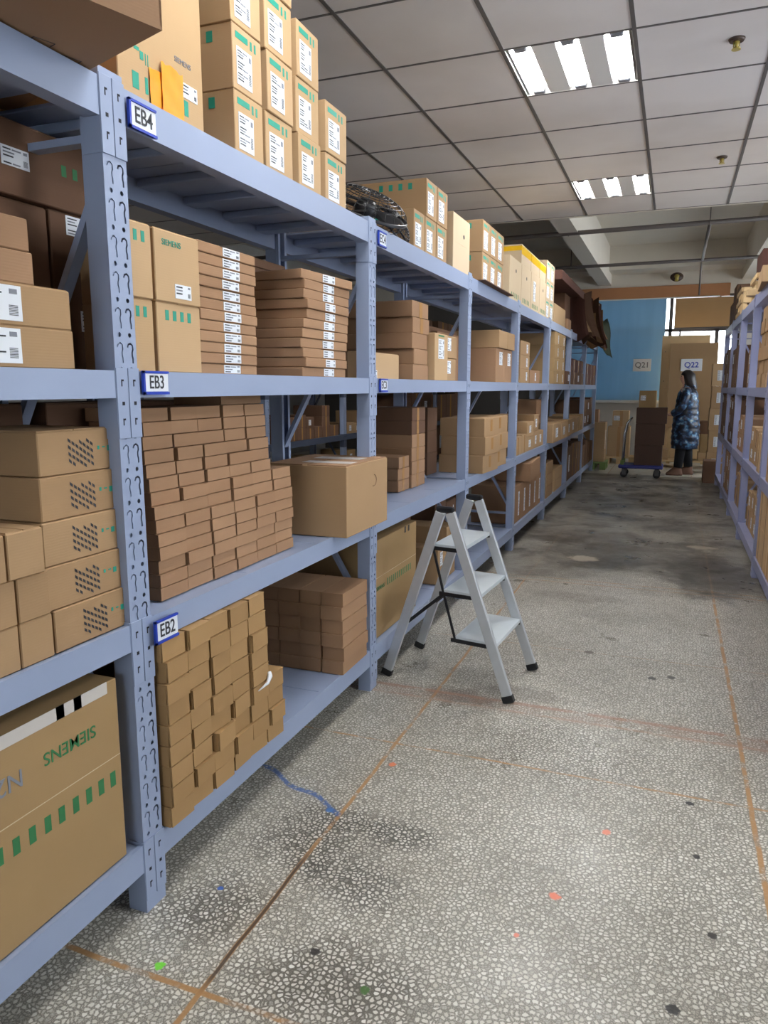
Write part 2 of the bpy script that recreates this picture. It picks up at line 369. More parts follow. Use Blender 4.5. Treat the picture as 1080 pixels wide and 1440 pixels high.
def carton_mesh(dep, w, h, mat, seam=True, style=0):
    key = (round(dep,3), round(w,3), round(h,3), mat, seam, style)
    if key in _cm: return _cm[key]
    bm = bmesh.new()
    bv = min(0.0022, h*0.08)
    if style:
        # tuck-in mailer: recessed body, thin lid lapping over it and a front flap standing slightly proud between side ears
        rc = 0.005 if style == 1 else 0.003; g_ = 0.0035 if style == 1 else 0.0015
        bbox(bm, -dep/2, dep/2-rc, -w/2+0.001, w/2-0.0015, 0, h-0.0015, 0, 0.001)
        bbox(bm, -dep/2, dep/2+0.0006, -w/2+0.0005, w/2-0.0005, h-0.0022, h, 0, 0.0004)
        vs = [bm.verts.new(p) for p in ((dep/2,-w/2+g_*0.4,h-0.002),(dep/2,w/2-g_,h-0.002),(dep/2+0.0012,w/2-g_*1.3,h*0.05),(dep/2+0.0004,-w/2+g_*0.7,h*0.03),
              (dep/2-rc-0.001,-w/2+g_*0.4,h-0.002),(dep/2-rc-0.001,w/2-g_,h-0.002),(dep/2-0.0018,w/2-g_*1.3,h*0.05),(dep/2-0.0018,-w/2+g_*0.7,h*0.03))]
        for f in ((0,3,2,1),(4,5,6,7),(0,1,5,4),(2,3,7,6),(1,2,6,5),(3,0,4,7)): bm.faces.new([vs[i] for i in f][::-1])
        bmesh.ops.recalc_face_normals(bm, faces=bm.faces)
    else: bbox(bm, -dep/2, dep/2, -w/2, w/2, 0, h, 0, bv)
    if seam and h > 0.07:
        # closed top flaps: two raised panels meeting along a slit
        if dep > w:
            bbox(bm, -dep/2+0.004, dep/2-0.004, -w/2+0.003, -0.0015, h-0.001, h+0.0022)
            bbox(bm, -dep/2+0.004, dep/2-0.004, 0.0015, w/2-0.003, h-0.001, h+0.0022)
        else:
            bbox(bm, -dep/2+0.003, -0.0015, -w/2+0.004, w/2-0.004, h-0.001, h+0.0022)
            bbox(bm, 0.0015, dep/2-0.003, -w/2+0.004, w/2-0.004, h-0.001, h+0.0022)
    me = bpy.data.meshes.new('carton'); bm.normal_update(); bm.to_mesh(me); bm.free(); me.materials.append(M[mat])
    _cm[key] = me; return me
def deco(root, kind, face, dep, w, h, args):
    bm = bmesh.new(); R = random.Random(int(sum(ord(c) for c in kind)+1000*w))
    if kind == 'label':
        a, b_, lw, lh = args[:4]
        frect(bm, face, a, a+lw, b_, b_+lh, dep, w, 0.0012, 0)
        rows = max(3, int(lh/0.0075)); 
        for i in range(rows):
            z = b_+lh*(0.94-(i+0.5)/rows*0.9); 
            if i % 4 == 3: continue
            x0 = a+lw*0.07; n_ = R.choice((1,2,2))
            for k in range(n_):
                ln = lw*R.uniform(0.25,0.42)
                if x0+ln > a+lw*0.74: break
                frect(bm, face, x0, x0+ln, z-lh/rows*0.22, z+lh/rows*0.14, dep, w, 0.0018, 1+(i+k)%2); x0 += ln+lw*0.05
        # barcode block
        for k in range(7):
            z = b_+lh*(0.15+0.045*k)
            frect(bm, face, a+lw*0.78, a+lw*0.93, z, z+lh*0.02, dep, w, 0.0018, 1)
        frect(bm, face, a+lw*0.80, a+lw*0.93, b_+lh*0.76, b_+lh*0.9, dep, w, 0.0018, 2)
        o = mesh_obj('shipping_label', bm, [M['white'], M['ink'], M['greyink']], root)
        o['label'] = 'white printed label'
    elif kind == 'sq':
        for a, b_, sw, sh in args:
            b2 = bmesh.new(); frect(b2, face, a, a+sw, b_, b_+sh, dep, w, 0.0006)
            o = mesh_obj('printed_mark', b2, M['green'], root); o['label'] = 'green printed mark'
        bm.free()
    elif kind == 'dsq':
        for a, b_, sw, sh in args:
            b2 = bmesh.new(); frect(b2, face, a, a+sw, b_, b_+sh, dep, w, 0.0006)
            o = mesh_obj('printed_mark', b2, M['dgreen'], root); o['label'] = 'green printed mark'
        bm.free()
    elif kind == 'hatch':
        a, b_, sw, sh = args
        for i in range(-3, 5):
            for k in range(7):
                # diagonal rows of small strokes, running down to the right
                xa = a + sw*(k/7); za = b_ + sh*(0.12 + i*0.24 - k/7*0.75)+sh*0.55
                if za < b_ or za > b_+sh*0.92: continue
                o_ = 0.0006; p = [(xa, za), (xa+sw*0.10, za-sh*0.09), (xa+sw*0.10, za+sh*0.02), (xa, za+sh*0.11)]
                bm.faces.new([bm.verts.new(fpt(face, q[0], q[1], dep, w, 0.0007)) for q in p])
        o = mesh_obj('stamped_pattern', bm, M['ink'], root); o['label'] = 'black stamped pattern'
    elif kind == 'tape':
        a, b_, sw, sh = args[:4]; mt = args[4] if len(args) > 4 else 'cleartape'
        frect(bm, face, a, a+sw, b_, b_+sh, dep, w, 0.0009)
        o = mesh_obj('packing_tape', bm, M[mt], root)
    elif kind == 'hole':
        a, b_, r = args
        pts = [(a+r*1.3*math.cos(t*PI/6), b_+r*math.sin(t*PI/6)) for t in range(12)]
        bm.faces.new([bm.verts.new(fpt(face, p, q, dep, w, 0.0010)) for p, q in pts])
        o = mesh_obj('hand_hole', bm, M['hole'], root)
    elif kind == 'line':
        for a, b_, sw, sh in args: frect(bm, face, a, a+sw, b_, b_+sh, dep, w, 0.0005)
        o = mesh_obj('fold_line', bm, M['pale'], root)
    elif kind == 'text':
        bm.free(); s, a, b_, size, mt = args[:5]; flip = args[5] if len(args) > 5 else False; xs = args[6] if len(args) > 6 else 1.0
        rot = {'F': (PI/2,0,PI/2), 'S': (PI/2,0,0), 'B': (PI/2,0,-PI/2)}[face]
        if flip:
            mr = Euler(rot).to_matrix() @ Matrix.Rotation(PI, 3, 'Z'); rot = mr.to_euler()
        o = text_obj('printed_lettering', s, size, M[mt], root, fpt(face, a, b_, dep, w, 0.0008), rot, bold=size*0.004 if size > 0.03 else 0.0, xs=xs)
    return o
NB = []
def carton(label, xf, dep, y0, y1, z0, h, mat='kraft', group=None, yaw=0.0, decos=(), name='cardboard_box', side=1, cat='box', seam=True, jx=0.0, tilt=0.0):
    w = y1-y0; me = carton_mesh(dep, w, h, mat, seam, {'small_carton':1,'narrow_carton':2,'thin_carton':2}.get(name,0))
    xc = xf - side*dep/2 + jx
    o = inst(name, me, None, (xc, (y0+y1)/2, z0), (0, tilt, yaw))
    tag(o, label, cat, group)
    for kind, face, args in decos: deco(o, kind, face, dep, w, h, args)
    NB.append(o); return o
def clone(o, loc, rz, label, group=None):
    c = o.copy(); C.objects.link(c); c.location = loc; c.rotation_euler = (0,0,rz); c['label'] = label
    if group: c['group'] = group
    for ch in o.children:
        d = ch.copy(); C.objects.link(d); d.parent = c
    return c
ORD = ['bottom','second','third','fourth','fifth','sixth','seventh','eighth','ninth','tenth','eleventh','twelfth','thirteenth','fourteenth','fifteenth']
NTH = ['first','second','third','fourth','fifth','sixth','seventh','eighth']

# ------------------------------------------------------------------ racks
XF = -1.146; D = 0.455; PW = 0.072; PD = 0.055; PH = 1.945
LV = [(0.185, 0.072), (0.745, 0.064), (1.327, 0.060), (1.925, 0.078)]
RV = [(0.155, 0.070), (0.700, 0.075), (1.290, 0.068), (2.020, 0.085)]
def circ(x, y, r, n=8, sx=1): return [(x+sx*r*math.cos(2*PI*k/n), y+r*math.sin(2*PI*k/n)) for k in range(n)]
def hook(x, y, s=1):
    # open hook-shaped slot
    path = [(-0.009,0.038),(-0.006,0.045),(0.001,0.047),(0.007,0.043),(0.008,0.034),(0.005,0.028),(0.005,0.020),(0.007,0.015),(0.007,0.004)]
    w = 0.0024 if x > 0 else 0.0018; L_, R_ = [], []
    for i, (a, b_) in enumerate(path):
        p = Vector(path[max(0,i-1)]); q = Vector(path[min(len(path)-1,i+1)]); d = (q-p).normalized(); nrm = Vector((-d.y, d.x))
        L_.append((x+a+nrm.x*w, y+b_+nrm.y*w)); R_.append((x+a-nrm.x*w, y+b_-nrm.y*w))
    return L_+R_[::-1]
def post_mesh(height, mat, detailed=True):
    holes = []
    z = 0.055
    while z < height-0.07:
        for cx in (-0.0165, 0.0165):
            holes.append(circ(cx, z, 0.0054))
            if detailed: holes.append(hook(cx, z+0.010))
        z += 0.075
    outer = [(-PW/2, 0), (PW/2, 0), (PW/2, height), (-PW/2, height)]
    me = curve_plate(outer, holes, 0.002)
    bm = bmesh.new(); bm.from_mesh(me)
    # map plate: curve x -> +y, curve y -> z, curve z -> +x
    for v in bm.verts:
        a, b_, c_ = v.co; v.co = (c_-0.001, a, b_)
    bbox(bm, -PD, -0.0005, -PW/2, -PW/2+0.002, 0, height)
    bbox(bm, -PD, -0.0005, PW/2-0.002, PW/2, 0, height)
    bbox(bm, -PD, -PD+0.002, -PW/2, -PW/2+0.018, 0, height)
    bbox(bm, -PD, -PD+0.002, PW/2-0.018, PW/2, 0, height)
    bbox(bm, -0.0065, -0.005, -PW/2+0.003, -0.004, 0.003, height-0.02)  # backing strip added so the left-hand holes read lighter
    out = bpy.data.meshes.new('post'); bm.normal_update(); bm.to_mesh(out); bm.free(); out.materials.append(M[mat]); return out
POST = {('L'): post_mesh(PH, 'steel'), ('R'): post_mesh(2.04, 'steel_r')}
def brace_bm(H):
    bm = bmesh.new()
    x0, x1 = -0.045, -D+0.045
    for (a, za), (b_, zb) in [((x0,1.72),(x1,1.04)), ((x1,0.98),(x0,0.36))]:
        bar(bm, (a,0,za), (b_,0,zb), 0.016, 0.030, (0,1,0))
    for z in (H-0.13, 0.30):
        bar(bm, (x0,0,z), (x1,0,z), 0.016, 0.030, (0,1,0))
    return bm
def rack_bay(label, y0, y1, kind='L', levels=(0,1,2,3), far=False, near=True, stiff=False, xfront=XF, mat=None, group=None, front=1):
    LVv = LV if kind == 'L' else RV; mat = mat or ('steel' if kind == 'L' else 'steel_r'); H = PH if kind == 'L' else 2.04
    t = empty('storage_rack', (xfront, y0 if front == 1 else y1, 0), 0 if front == 1 else PI)
    tag(t, label, 'shelving rack', group)
    Lb = y1-y0
    frames = []
    if near: frames.append(0 if front == 1 else Lb)
    if far: frames.append(Lb if front == 1 else 0)
    for yy in frames:
        p = inst('upright_post', POST[kind], t, (0, yy, 0)); 
        p = inst('upright_post', POST[kind], t, (-D, yy, 0), (0,0,PI))
        mesh_obj('brace', brace_bm(H), M[mat], t, (0, yy, 0))
    a, b_ = PW/2, Lb-PW/2
    for li in levels:
        zt, bh = LVv[li]
        for fx, s in ((0, 1), (-D, -1)):
            bm = bmesh.new()
            prof = [(0.0,-bh),(0.0,0.0),(-0.013,0.0),(-0.013,-0.007),(-0.042,-0.007),(-0.042,-bh)]
            A = [bm.verts.new((fx+s*x, a, zt+z)) for x, z in prof]; B = [bm.verts.new((fx+s*x, b_, zt+z)) for x, z in prof]
            n = len(prof)
            for i in range(n):
                bm.faces.new((A[i], A[(i+1)%n], B[(i+1)%n], B[i]))
            bm.faces.new(A[::-1]); bm.faces.new(B)
            bmesh.ops.recalc_face_normals(bm, faces=bm.faces)
            be = mesh_obj('beam', bm, M[mat], t)
            if s == 1 or li >= 2:
                for yy, sg in ((a, -1), (b_, 1)):
                    bm = bmesh.new()
                    pw = PW/2-0.001
                    ya, yb = (yy-pw, yy+0.002) if sg == -1 else (yy-0.002, yy+pw)
                    z1_ = zt+0.006; z0_ = zt-0.150
                    bbox(bm, fx+s*0.0005, fx+s*0.0032, ya, yb, z0_, z1_, 0, 0.0008)
                    # wrapped return on the inner side of the post
                    yc = (yy+0.0005, yy+0.003) if sg == -1 else (yy-0.003, yy-0.0005)
                    bbox(bm, min(fx+s*0.001, fx-s*0.05), max(fx+s*0.001, fx-s*0.05), yc[0], yc[1], z0_, z1_)
                    if s == 1:
                        ym = (ya+yb)/2
                        for zz, hh in ((z1_-0.035,0.014),(z0_+0.035,0.014)):
                            bbox(bm, fx+0.003, fx+0.0037, ym-0.004, ym+0.004, zz+hh*0.4, zz+hh*0.7, 1)
                            bbox(bm, fx+0.003, fx+0.0037, ym-0.004, ym-0.001, zz-hh*0.4, zz+hh*0.5, 1)
                        bbox(bm, fx+0.003, fx+0.0037, ym-0.004, ym+0.004, (z0_+z1_)/2-0.004, (z0_+z1_)/2+0.004, 1)
                    mesh_obj('beam_connector', bm, [M[mat], M['hole']], be)
        # deck
        bm = bmesh.new(); npan = 3
        for k in range(npan):
            ya = a+(b_-a)*k/npan+0.001; yb = a+(b_-a)*(k+1)/npan-0.001
            bbox(bm, -D+0.014, -0.014, ya, yb, zt-0.012, zt-0.003, 0, 0.0015)
        dk = mesh_obj('shelf_deck', bm, M[mat], t)
        if stiff and li >= 2:
            ns = 6
            for k in range(ns):
                yc = a+(b_-a)*(k+0.5)/ns
                bm = bmesh.new(); bbox(bm, -D+0.043, -0.043, yc-0.035, yc+0.035, zt-0.036, zt-0.012, 0, 0.003)
                mesh_obj('deck_stiffener', bm, M[mat], dk)
    return t
YP = [-0.10, 1.36, 2.82, 4.33, 5.80, 7.32, 8.90, 10.45, 12.0]
names = ['blue-grey rack bay nearest the camera holding the large box with upside-down lettering',
 'blue-grey rack bay carrying the EB2, EB3 and EB4 signs',
 'blue-grey rack bay behind the step ladder, with the black fan cage on top',
 'blue-grey rack bay just beyond the step ladder, yellow-taped boxes on top',
 'blue-grey rack bay, fifth from the camera on the left of the aisle',
 'blue-grey rack bay, sixth from the camera on the left of the aisle',
 'blue-grey rack bay under the heap of flattened cartons',
 'farthest blue-grey rack bay on the left, in front of the blue blind']
for i in range(8):
    rack_bay(names[i], YP[i], YP[i+1], 'L', far=(i == 7), stiff=(i < 4), group='racks along the left of the aisle')
YR = [2.70, 4.12, 5.55, 6.95, 8.25, 9.5, 10.8]
rn = ['lavender-grey rack bay at the right edge, nearest the camera', 'lavender-grey rack bay on the right holding the tall pale crates, nearest one',
 'lavender-grey rack bay on the right with columns of small cartons', 'lavender-grey rack bay on the right, under the wooden crate frames',
 'lavender-grey rack bay on the right, second from its far end', 'farthest lavender-grey rack bay on the right side of the aisle']
XR = 0.565
for i in range(6):
    rack_bay(rn[i], YR[i], YR[i+1], 'R', far=(i == 5), xfront=XR, front=-1, group='racks along the right of the aisle')
XB = -3.6
for i, (a, b_) in enumerate(((2.6,4.4),(4.4,6.2),(6.2,8.0),(8.0,9.8),(9.8,11.6),(11.6,13.4))):  # farthest bays added, like their dark load, to keep the gaps dark
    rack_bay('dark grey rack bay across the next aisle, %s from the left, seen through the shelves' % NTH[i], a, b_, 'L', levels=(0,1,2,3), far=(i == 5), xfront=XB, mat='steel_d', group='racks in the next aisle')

# ------------------------------------------------------------------ shelf signs
def sign(label, s, y0, z0, wy, hz, tilt=0.0, xo=0.0):
    t = empty('shelf_sign', (XF+0.004+xo, y0+wy/2, z0+hz/2)); t.rotation_euler = (tilt, 0, 0); tag(t, label, 'sign', 'shelf location signs')
    bm = bmesh.new(); bbox(bm, 0, 0.004, -wy/2, wy/2, -hz/2, hz/2, 0, 0.001)
    bbox(bm, 0.003, 0.008, -wy/2, -wy/2+0.006, -hz/2, hz/2); bbox(bm, 0.003, 0.008, -wy/2, wy/2, hz/2-0.005, hz/2); bbox(bm, 0.003, 0.008, -wy/2, wy/2, -hz/2, -hz/2+0.006)
    mesh_obj('sign_holder', bm, M['blue'], t)['label'] = 'blue plastic holder'
    bm = bmesh.new(); bbox(bm, 0.004, 0.0052, -wy/2+0.007, wy/2-0.001, -hz/2+0.007, hz/2-0.006)
    mesh_obj('sign_card', bm, M['white'], t)
    text_obj('lettering', s, hz*0.80, M['ink'], t, (0.0058, 0.003, 0.0), ROTF, xs=0.82, bold=0.0004)
sign('blue and white EB4 sign on the top beam of the nearest left racks', 'EB4', 1.402, 1.848, 0.092, 0.060)
sign('blue and white EB3 sign on the middle beam beside the first post', 'EB3', 1.402, 1.274, 0.092, 0.054)
sign('tilted blue and white EB2 sign at the end of the lower shelf beam', 'EB2', 1.385, 0.678, 0.088, 0.058, tilt=0.0, xo=0.01)
sign('small blue shelf sign on the top beam below the fan cage', 'EC4', 2.865, 1.850, 0.085, 0.058)
sign('small blue shelf sign on the middle beam beside the second post', 'EC3', 2.880, 1.272, 0.085, 0.054)

# ------------------------------------------------------------------ cartons: bay 0
S1, S2, S3, S4 = [l[0] for l in LV]
# big box with upside-down lettering (bottom shelf)
sq = [(yy-0.75, 0.378-S1, 0.017, 0.036) for yy in (1.243,1.205,1.167,1.128,1.088,1.050,1.010,0.970,0.930,0.89)]
carton('very large cardboard box with upside-down green lettering on the bottom shelf at left', -1.160, 0.42, 0.75, 1.282, S1, 0.447, 'ochre',
  decos=[('dsq','F',sq), ('text','F',('SIEMENS', 1.134-0.75, 0.538-S1, 0.040, 'dgreen', True, 1.0)), ('text','F',('N2', 0.975-0.75, 0.532-S1, 0.052, 'greyink', True, 1.0)),
         ('line','F',[(0.0, 0.446-S1, 0.53, 0.002)]), ('tape','F',(0.0,0.606-S1,0.50,0.028,'greytape')),
         ('tape','F',(1.101-0.75,0.6055-S1,0.022,0.029,'tapemark')), ('tape','F',(1.150-0.75,0.6055-S1,0.022,0.029,'tapemark'))], seam=False)
# five long boxes with stamps
for k in range(5):
    dy = [0, 0.012, 0.006, 0.0, -0.006][k]
    carton('cardboard box with stamped pattern left of the first post, %s of the stack of five' % (ORD[k] if k else 'bottom'), -1.162-0.004*k, 0.40, 1.118-dy, 1.345-0.004*k, S2+0.0915*k, 0.0905, 'kraft', 'stamped boxes left of the first post',
      decos=[('hatch','F',(0.080,0.014,0.074,0.060)), ('sq','F',[(0.165,0.045,0.006,0.008),(0.18,0.048,0.008,0.003),(0.195,0.040,0.010,0.012)])], seam=(k == 4))
for lab, y0, y1, k, x in [('small plain box, bottom row, right one of the heap at the left edge',1.030,1.112,0,-1.160),('small plain box, bottom row, left one of the heap at the left edge',0.930,1.027,0,-1.160),
                 ('small plain box, second row, right one of the heap at the left edge',1.029,1.108,1,-1.158),('small plain box, second row, left one of the heap at the left edge',0.930,1.026,1,-1.158),
                 ('small plain box, top row, right one of the heap at the left edge',1.007,1.094,2,-1.150),('small plain box, top row, left one of the heap at the left edge',0.910,1.003,2,-1.150)]:
    carton(lab, x, 0.30, y0, y1, S2+0.0915*k, 0.0905, 'kraft', 'small plain boxes at the left edge', yaw=random.uniform(-0.01,0.01))
# level EB3
for k in range(2):
    carton('long carton with a big white label on the middle shelf at left, %s one' % ('lower','upper')[k], -1.160, 0.30, 0.82, 1.222-0.003*k, S3+0.078*k, 0.0765, 'kraft', 'long labelled cartons on the middle shelf at left',
      decos=[('label','F',(0.14,0.008,0.135-0.008*(1-k),0.064))])
for k in range(2):
    carton('plain carton resting on the long labelled cartons, %s one' % ('lower','upper')[k], -1.162, 0.30, 0.85, 1.133-0.006*k, S3+0.156+0.061*k, 0.060, 'brown', 'plain cartons above the labelled ones')
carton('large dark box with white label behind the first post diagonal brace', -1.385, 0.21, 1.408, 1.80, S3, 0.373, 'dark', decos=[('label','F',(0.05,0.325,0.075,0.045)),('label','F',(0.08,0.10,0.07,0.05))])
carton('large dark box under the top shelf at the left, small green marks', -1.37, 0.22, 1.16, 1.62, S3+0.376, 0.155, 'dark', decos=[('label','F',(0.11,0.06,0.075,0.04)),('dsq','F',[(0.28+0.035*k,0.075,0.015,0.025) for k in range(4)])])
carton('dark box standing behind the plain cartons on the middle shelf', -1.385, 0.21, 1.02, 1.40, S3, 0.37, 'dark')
# overhanging box on the very top
t = empty('cardboard_box', (0,0,0)); tag(t, 'big open-bottomed carton overhanging the top shelf above the first post', 'box')
P = Vector((-0.907, 1.223, S4+0.004)); u = Vector((-0.945, 0.327, 0)).normalized(); v = Vector((-0.327, -0.945, 0)).normalized()
bm = bmesh.new(); zz = Vector((0,0,1))
def ob(bm, a0,a1,b0,b1,z0,z1,mi=0):
    vs = [bm.verts.new(P+u*a+v*b_+zz*z) for a in (a0,a1) for b_ in (b0,b1) for z in (z0,z1)]
    for f in [(0,1,3,2),(4,6,7,5),(0,4,5,1),(2,3,7,6),(0,2,6,4),(1,5,7,3)]: bm.faces.new([vs[i] for i in f]).material_index = mi
ob(bm, 0,0.62,0,0.9,0,0.006); ob(bm, 0,0.005,0,0.9,0.006,0.34); ob(bm, 0.615,0.62,0,0.9,0.006,0.34); ob(bm, 0,0.62,0,0.005,0.006,0.34); ob(bm, 0,0.62,0.895,0.9,0.006,0.34)
bmesh.ops.recalc_face_normals(bm, faces=bm.faces)
mesh_obj('carton_body', bm, M['brown'], t)
bm = bmesh.new()
for a, b_ in ((0.20,0.10),(0.235,0.03)):
    for a0,a1,b0,b1 in ((a,a+0.03,b_,b_+0.0012),(a,a+0.03,b_+0.04,b_+0.0412),(a,a+0.0012,b_,b_+0.04),(a+0.03,a+0.0312,b_,b_+0.0412)): ob(bm,a0,a1,b0,b1,-0.0006,0.0)
mesh_obj('cut_marks', bm, M['ink'], t)

# ------------------------------------------------------------------ cartons: bay 1
# top: orange-taped box
bx = carton('big cardboard box patched with orange tape on the top shelf', -1.185, 0.40, 1.432, 1.755, S4, 0.40, 'tan',
  decos=[('sq','F',[(1.480-1.432,0.036,0.022,0.036),(1.524-1.432,0.036,0.010,0.036),(1.672-1.432,0.036,0.017,0.036),(0.058,0.12,0.018,0.008),(0.078,0.105,0.012,0.018),(0.096,0.098,0.003,0.025),(0.104,0.098,0.003,0.025)]),
         ('text','F',('SIEMENS',0.24,0.155,0.018,'greyink')), ('text','F',('SIEMENS',0.07,0.245,0.022,'green')), ('label','F',(0.232,0.078,0.064,0.034))], seam=False)
bm = bmesh.new(); ro = random.Random(5); W_ = 1.755-1.432
def patch(a0, a1, b0, tl, tr, off):
    n_, m_ = 10, 12; g = {}
    for i in range(n_+1):
        for j in range(m_+1):
            fx, fz = i/n_, j/m_; top = tl+(tr-tl)*fx
            x_, y_, z_ = fpt('F', a0+(a1-a0)*fx, b0+(top-b0)*fz, 0.40, W_, off)
            edge = (j == m_)*ro.uniform(-0.004, 0.004)
            g[i,j] = bm.verts.new((x_+0.0010*math.sin(fx*4+fz*5)*math.sin(fz*7+2*fx)+ro.uniform(0,0.0006)+0.0030, y_, z_+edge))
    for i in range(n_):
        for j in range(m_): bm.faces.new((g[i,j],g[i+1,j],g[i+1,j+1],g[i,j+1])).smooth = True
patch(0.106, 0.229, -0.005, 0.098, 0.110, 0.000); patch(0.146, 0.229, 0.012, 0.126, 0.122, 0.0035)
mesh_obj('orange_tape_patch', bm, M['orange'], bx)['label'] = 'crumpled orange tape'
def lab_box(label, xf, y0, y1, z0, h, grp, dep=0.40, mat='tan', jx=0, yaw=0, top=False):
    w = y1-y0
    d = [('label','F',(w*0.12,h*0.10,w*0.52,h*0.58)), ('sq','F',[(w*0.10,h*0.80,w*0.42,h*0.10),(w*0.60,h*0.76,w*0.06,h*0.14),(w*0.74,h*0.76,w*0.06,h*0.14)]),
         ('sq','S',[(dep*0.42+k*0.05,h*0.74,0.020,h*0.17) for k in range(int((dep*0.5)/0.05))])]
    return carton(label, xf, dep, y0, y1, z0, h, mat, grp, yaw, d, jx=jx, name='labelled_carton')
cols = [(1.868,2.020),(2.042,2.205),(2.243,2.400),(2.452,2.625)]
hB = 0.164
nrow = [4,4,3,2]
for ci, (a, b_) in enumerate(cols):
    for r in range(nrow[ci]):
        lab_box('labelled carton on the top shelf right of the orange-taped box, %s row, %s column' % (ORD[r], NTH[ci]), -1.158-0.003*ci, a, b_-0.002, S4+r*(hB+0.002), hB, 'labelled cartons on the top shelf beside the orange-taped box', jx=random.uniform(-0.004,0.004), yaw=random.uniform(-0.02,0.02))
# middle shelf
for c_, (a, b_) in enumerate(((1.403,1.490),(1.496,1.678))):
    for r in range(2):
        w = b_-a
        d = [('sq','F',[(w*0.18+k*0.030,0.125,0.014,0.024) for k in range(4)])] if not (c_ == 1 and r == 1) else [('text','F',('SIEMENS',w*0.36,0.138,0.020,'green')),('label','F',(w*0.40,0.012,0.065,0.034))]
        if c_ == 0: d = [('sq','F',[(0.022+k*0.026,0.125,0.012,0.024) for k in range(2)])]
        carton('tan carton with green print right of the first post, %s row, %s one' % (('lower','upper')[r],('left','right')[c_]), -1.165+0.004*r, (0.10, 0.36)[c_], a, b_-0.004, S3+0.168*r, 0.166, 'tan', 'tan cartons with green print beside the first post', decos=d, yaw=0.01*(c_-r))
for r in range(12):
    jy = random.uniform(-0.006,0.006)
    carton('flat labelled carton, %s, in the middle stack of the middle shelf' % ('topmost' if r == 11 else ORD[r]+(' from the bottom' if r else '')), -1.185, 0.36, 1.700+jy, 1.990+jy, S3+0.0288*r, 0.0275, 'brown', 'flat labelled cartons, left stack', jx=random.uniform(-0.003,0.003),
       decos=[('label','F',(0.115+random.uniform(-0.004,0.004),0.003,0.085,0.023))], seam=False, name='flat_carton')
for r in range(11):
    jy = random.uniform(-0.008,0.010)+0.004*r; yw = random.uniform(-0.03,0.03) if r < 10 else -0.08
    carton('flat carton in the leaning stack before the second post, %s' % ('topmost' if r == 10 else ORD[r]+(' from the bottom' if r else '')), -1.172, 0.24, 2.262+jy, 2.620+jy, S3+0.0325*r, 0.031, 'brown', 'flat cartons, leaning right stack', jx=random.uniform(-0.004,0.004), yaw=yw,
       decos=[('label','F',(0.165-0.003*r+random.uniform(-0.004,0.004),0.003,0.085,0.026))], seam=False, name='flat_carton')
for r in range(13):
    carton('dark flat carton at the back between the two flat stacks, %s' % ('topmost' if r == 12 else ORD[r]+(' from the bottom' if r else '')), -1.425, 0.17, 2.05, 2.62, S3+0.0325*r, 0.031, 'dark', 'flat cartons at the back of the middle shelf',
       decos=[('label','F',(0.25,0.004,0.08,0.024))] if r == 12 else (), seam=False, name='flat_carton')
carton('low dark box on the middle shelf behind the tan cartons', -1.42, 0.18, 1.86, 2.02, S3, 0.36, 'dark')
# lower shelf: wall of thin cartons
for c_ in range(6):
    rows = 14 if c_ < 5 else 8
    for r in range(rows):
        y0 = 1.508+0.1205*c_; back = 0.0045*max(0, r-5)
        carton('thin carton in the tall wall on the lower shelf, %s column, %s%s' % (NTH[c_], ORD[r], ' row' if r == 0 else ' row up'), -1.204-back, 0.17, y0, y0+0.1165, S2+0.0353*r, 0.0343, 'brown', 'thin cartons stacked in a wall on the lower shelf',
          jx=random.uniform(-0.004,0.005), yaw=random.uniform(-0.022,0.022), seam=False, name='thin_carton')
carton('thin carton lying alone on the far end of the tall carton wall', -1.26, 0.17, 1.90, 2.13, S2+0.0353*14, 0.033, 'brown', name='thin_carton', seam=False)
# open box with the handle hole
bx = carton('big brown box with a half-round handle cut, overhanging the lower shelf', -1.088, 0.34, 2.425, 2.835, S2, 0.262, 'kraft', seam=False)
bm = bmesh.new()
pts = [(0.012*math.sin(t*PI/8)*1.9, 0.022*math.cos(t*PI/8)) for t in range(9)]
tube(bm, [(0.1705, 0.06+a, 0.185+b_) for a, b_ in pts]+[(0.1705,0.045,0.163)], 0.0014, 5)
mesh_obj('handle_cut', bm, M['dark'], bx)
bm = bmesh.new(); 
for a0, a1 in ((-0.16,-0.01),(0.01,0.165)):
    bbox(bm, a0, a1, -0.20, 0.20, 0.262, 0.2655)
mesh_obj('top_flap', bm, M['brown'], bx)
bm = bmesh.new(); bbox(bm, -0.05, 0.15, -0.13, -0.06, 0.2658, 0.2665); bbox(bm, -0.08, 0.12, 0.03, 0.11, 0.2658, 0.2665)
mesh_obj('top_tape', bm, M['greytape'], bx)
# bottom shelf: grid of small cartons
for c_ in range(6):
    rows = 9 if c_ < 5 else 4
    for r in range(rows):
        y0 = 1.408+0.0985*c_
        jx = random.uniform(-0.008,0.006)
        carton('small carton in the pile beneath the EB2 sign, %s column, %s row' % (NTH[c_], ORD[r]), -1.122, 0.16, y0+random.uniform(0,0.003), y0+0.0945, S1+0.0548*r, 0.0542, 'small', 'small cartons piled beneath the EB2 sign',
          jx=jx, yaw=random.uniform(-0.07,0.07), seam=False, name='small_carton')
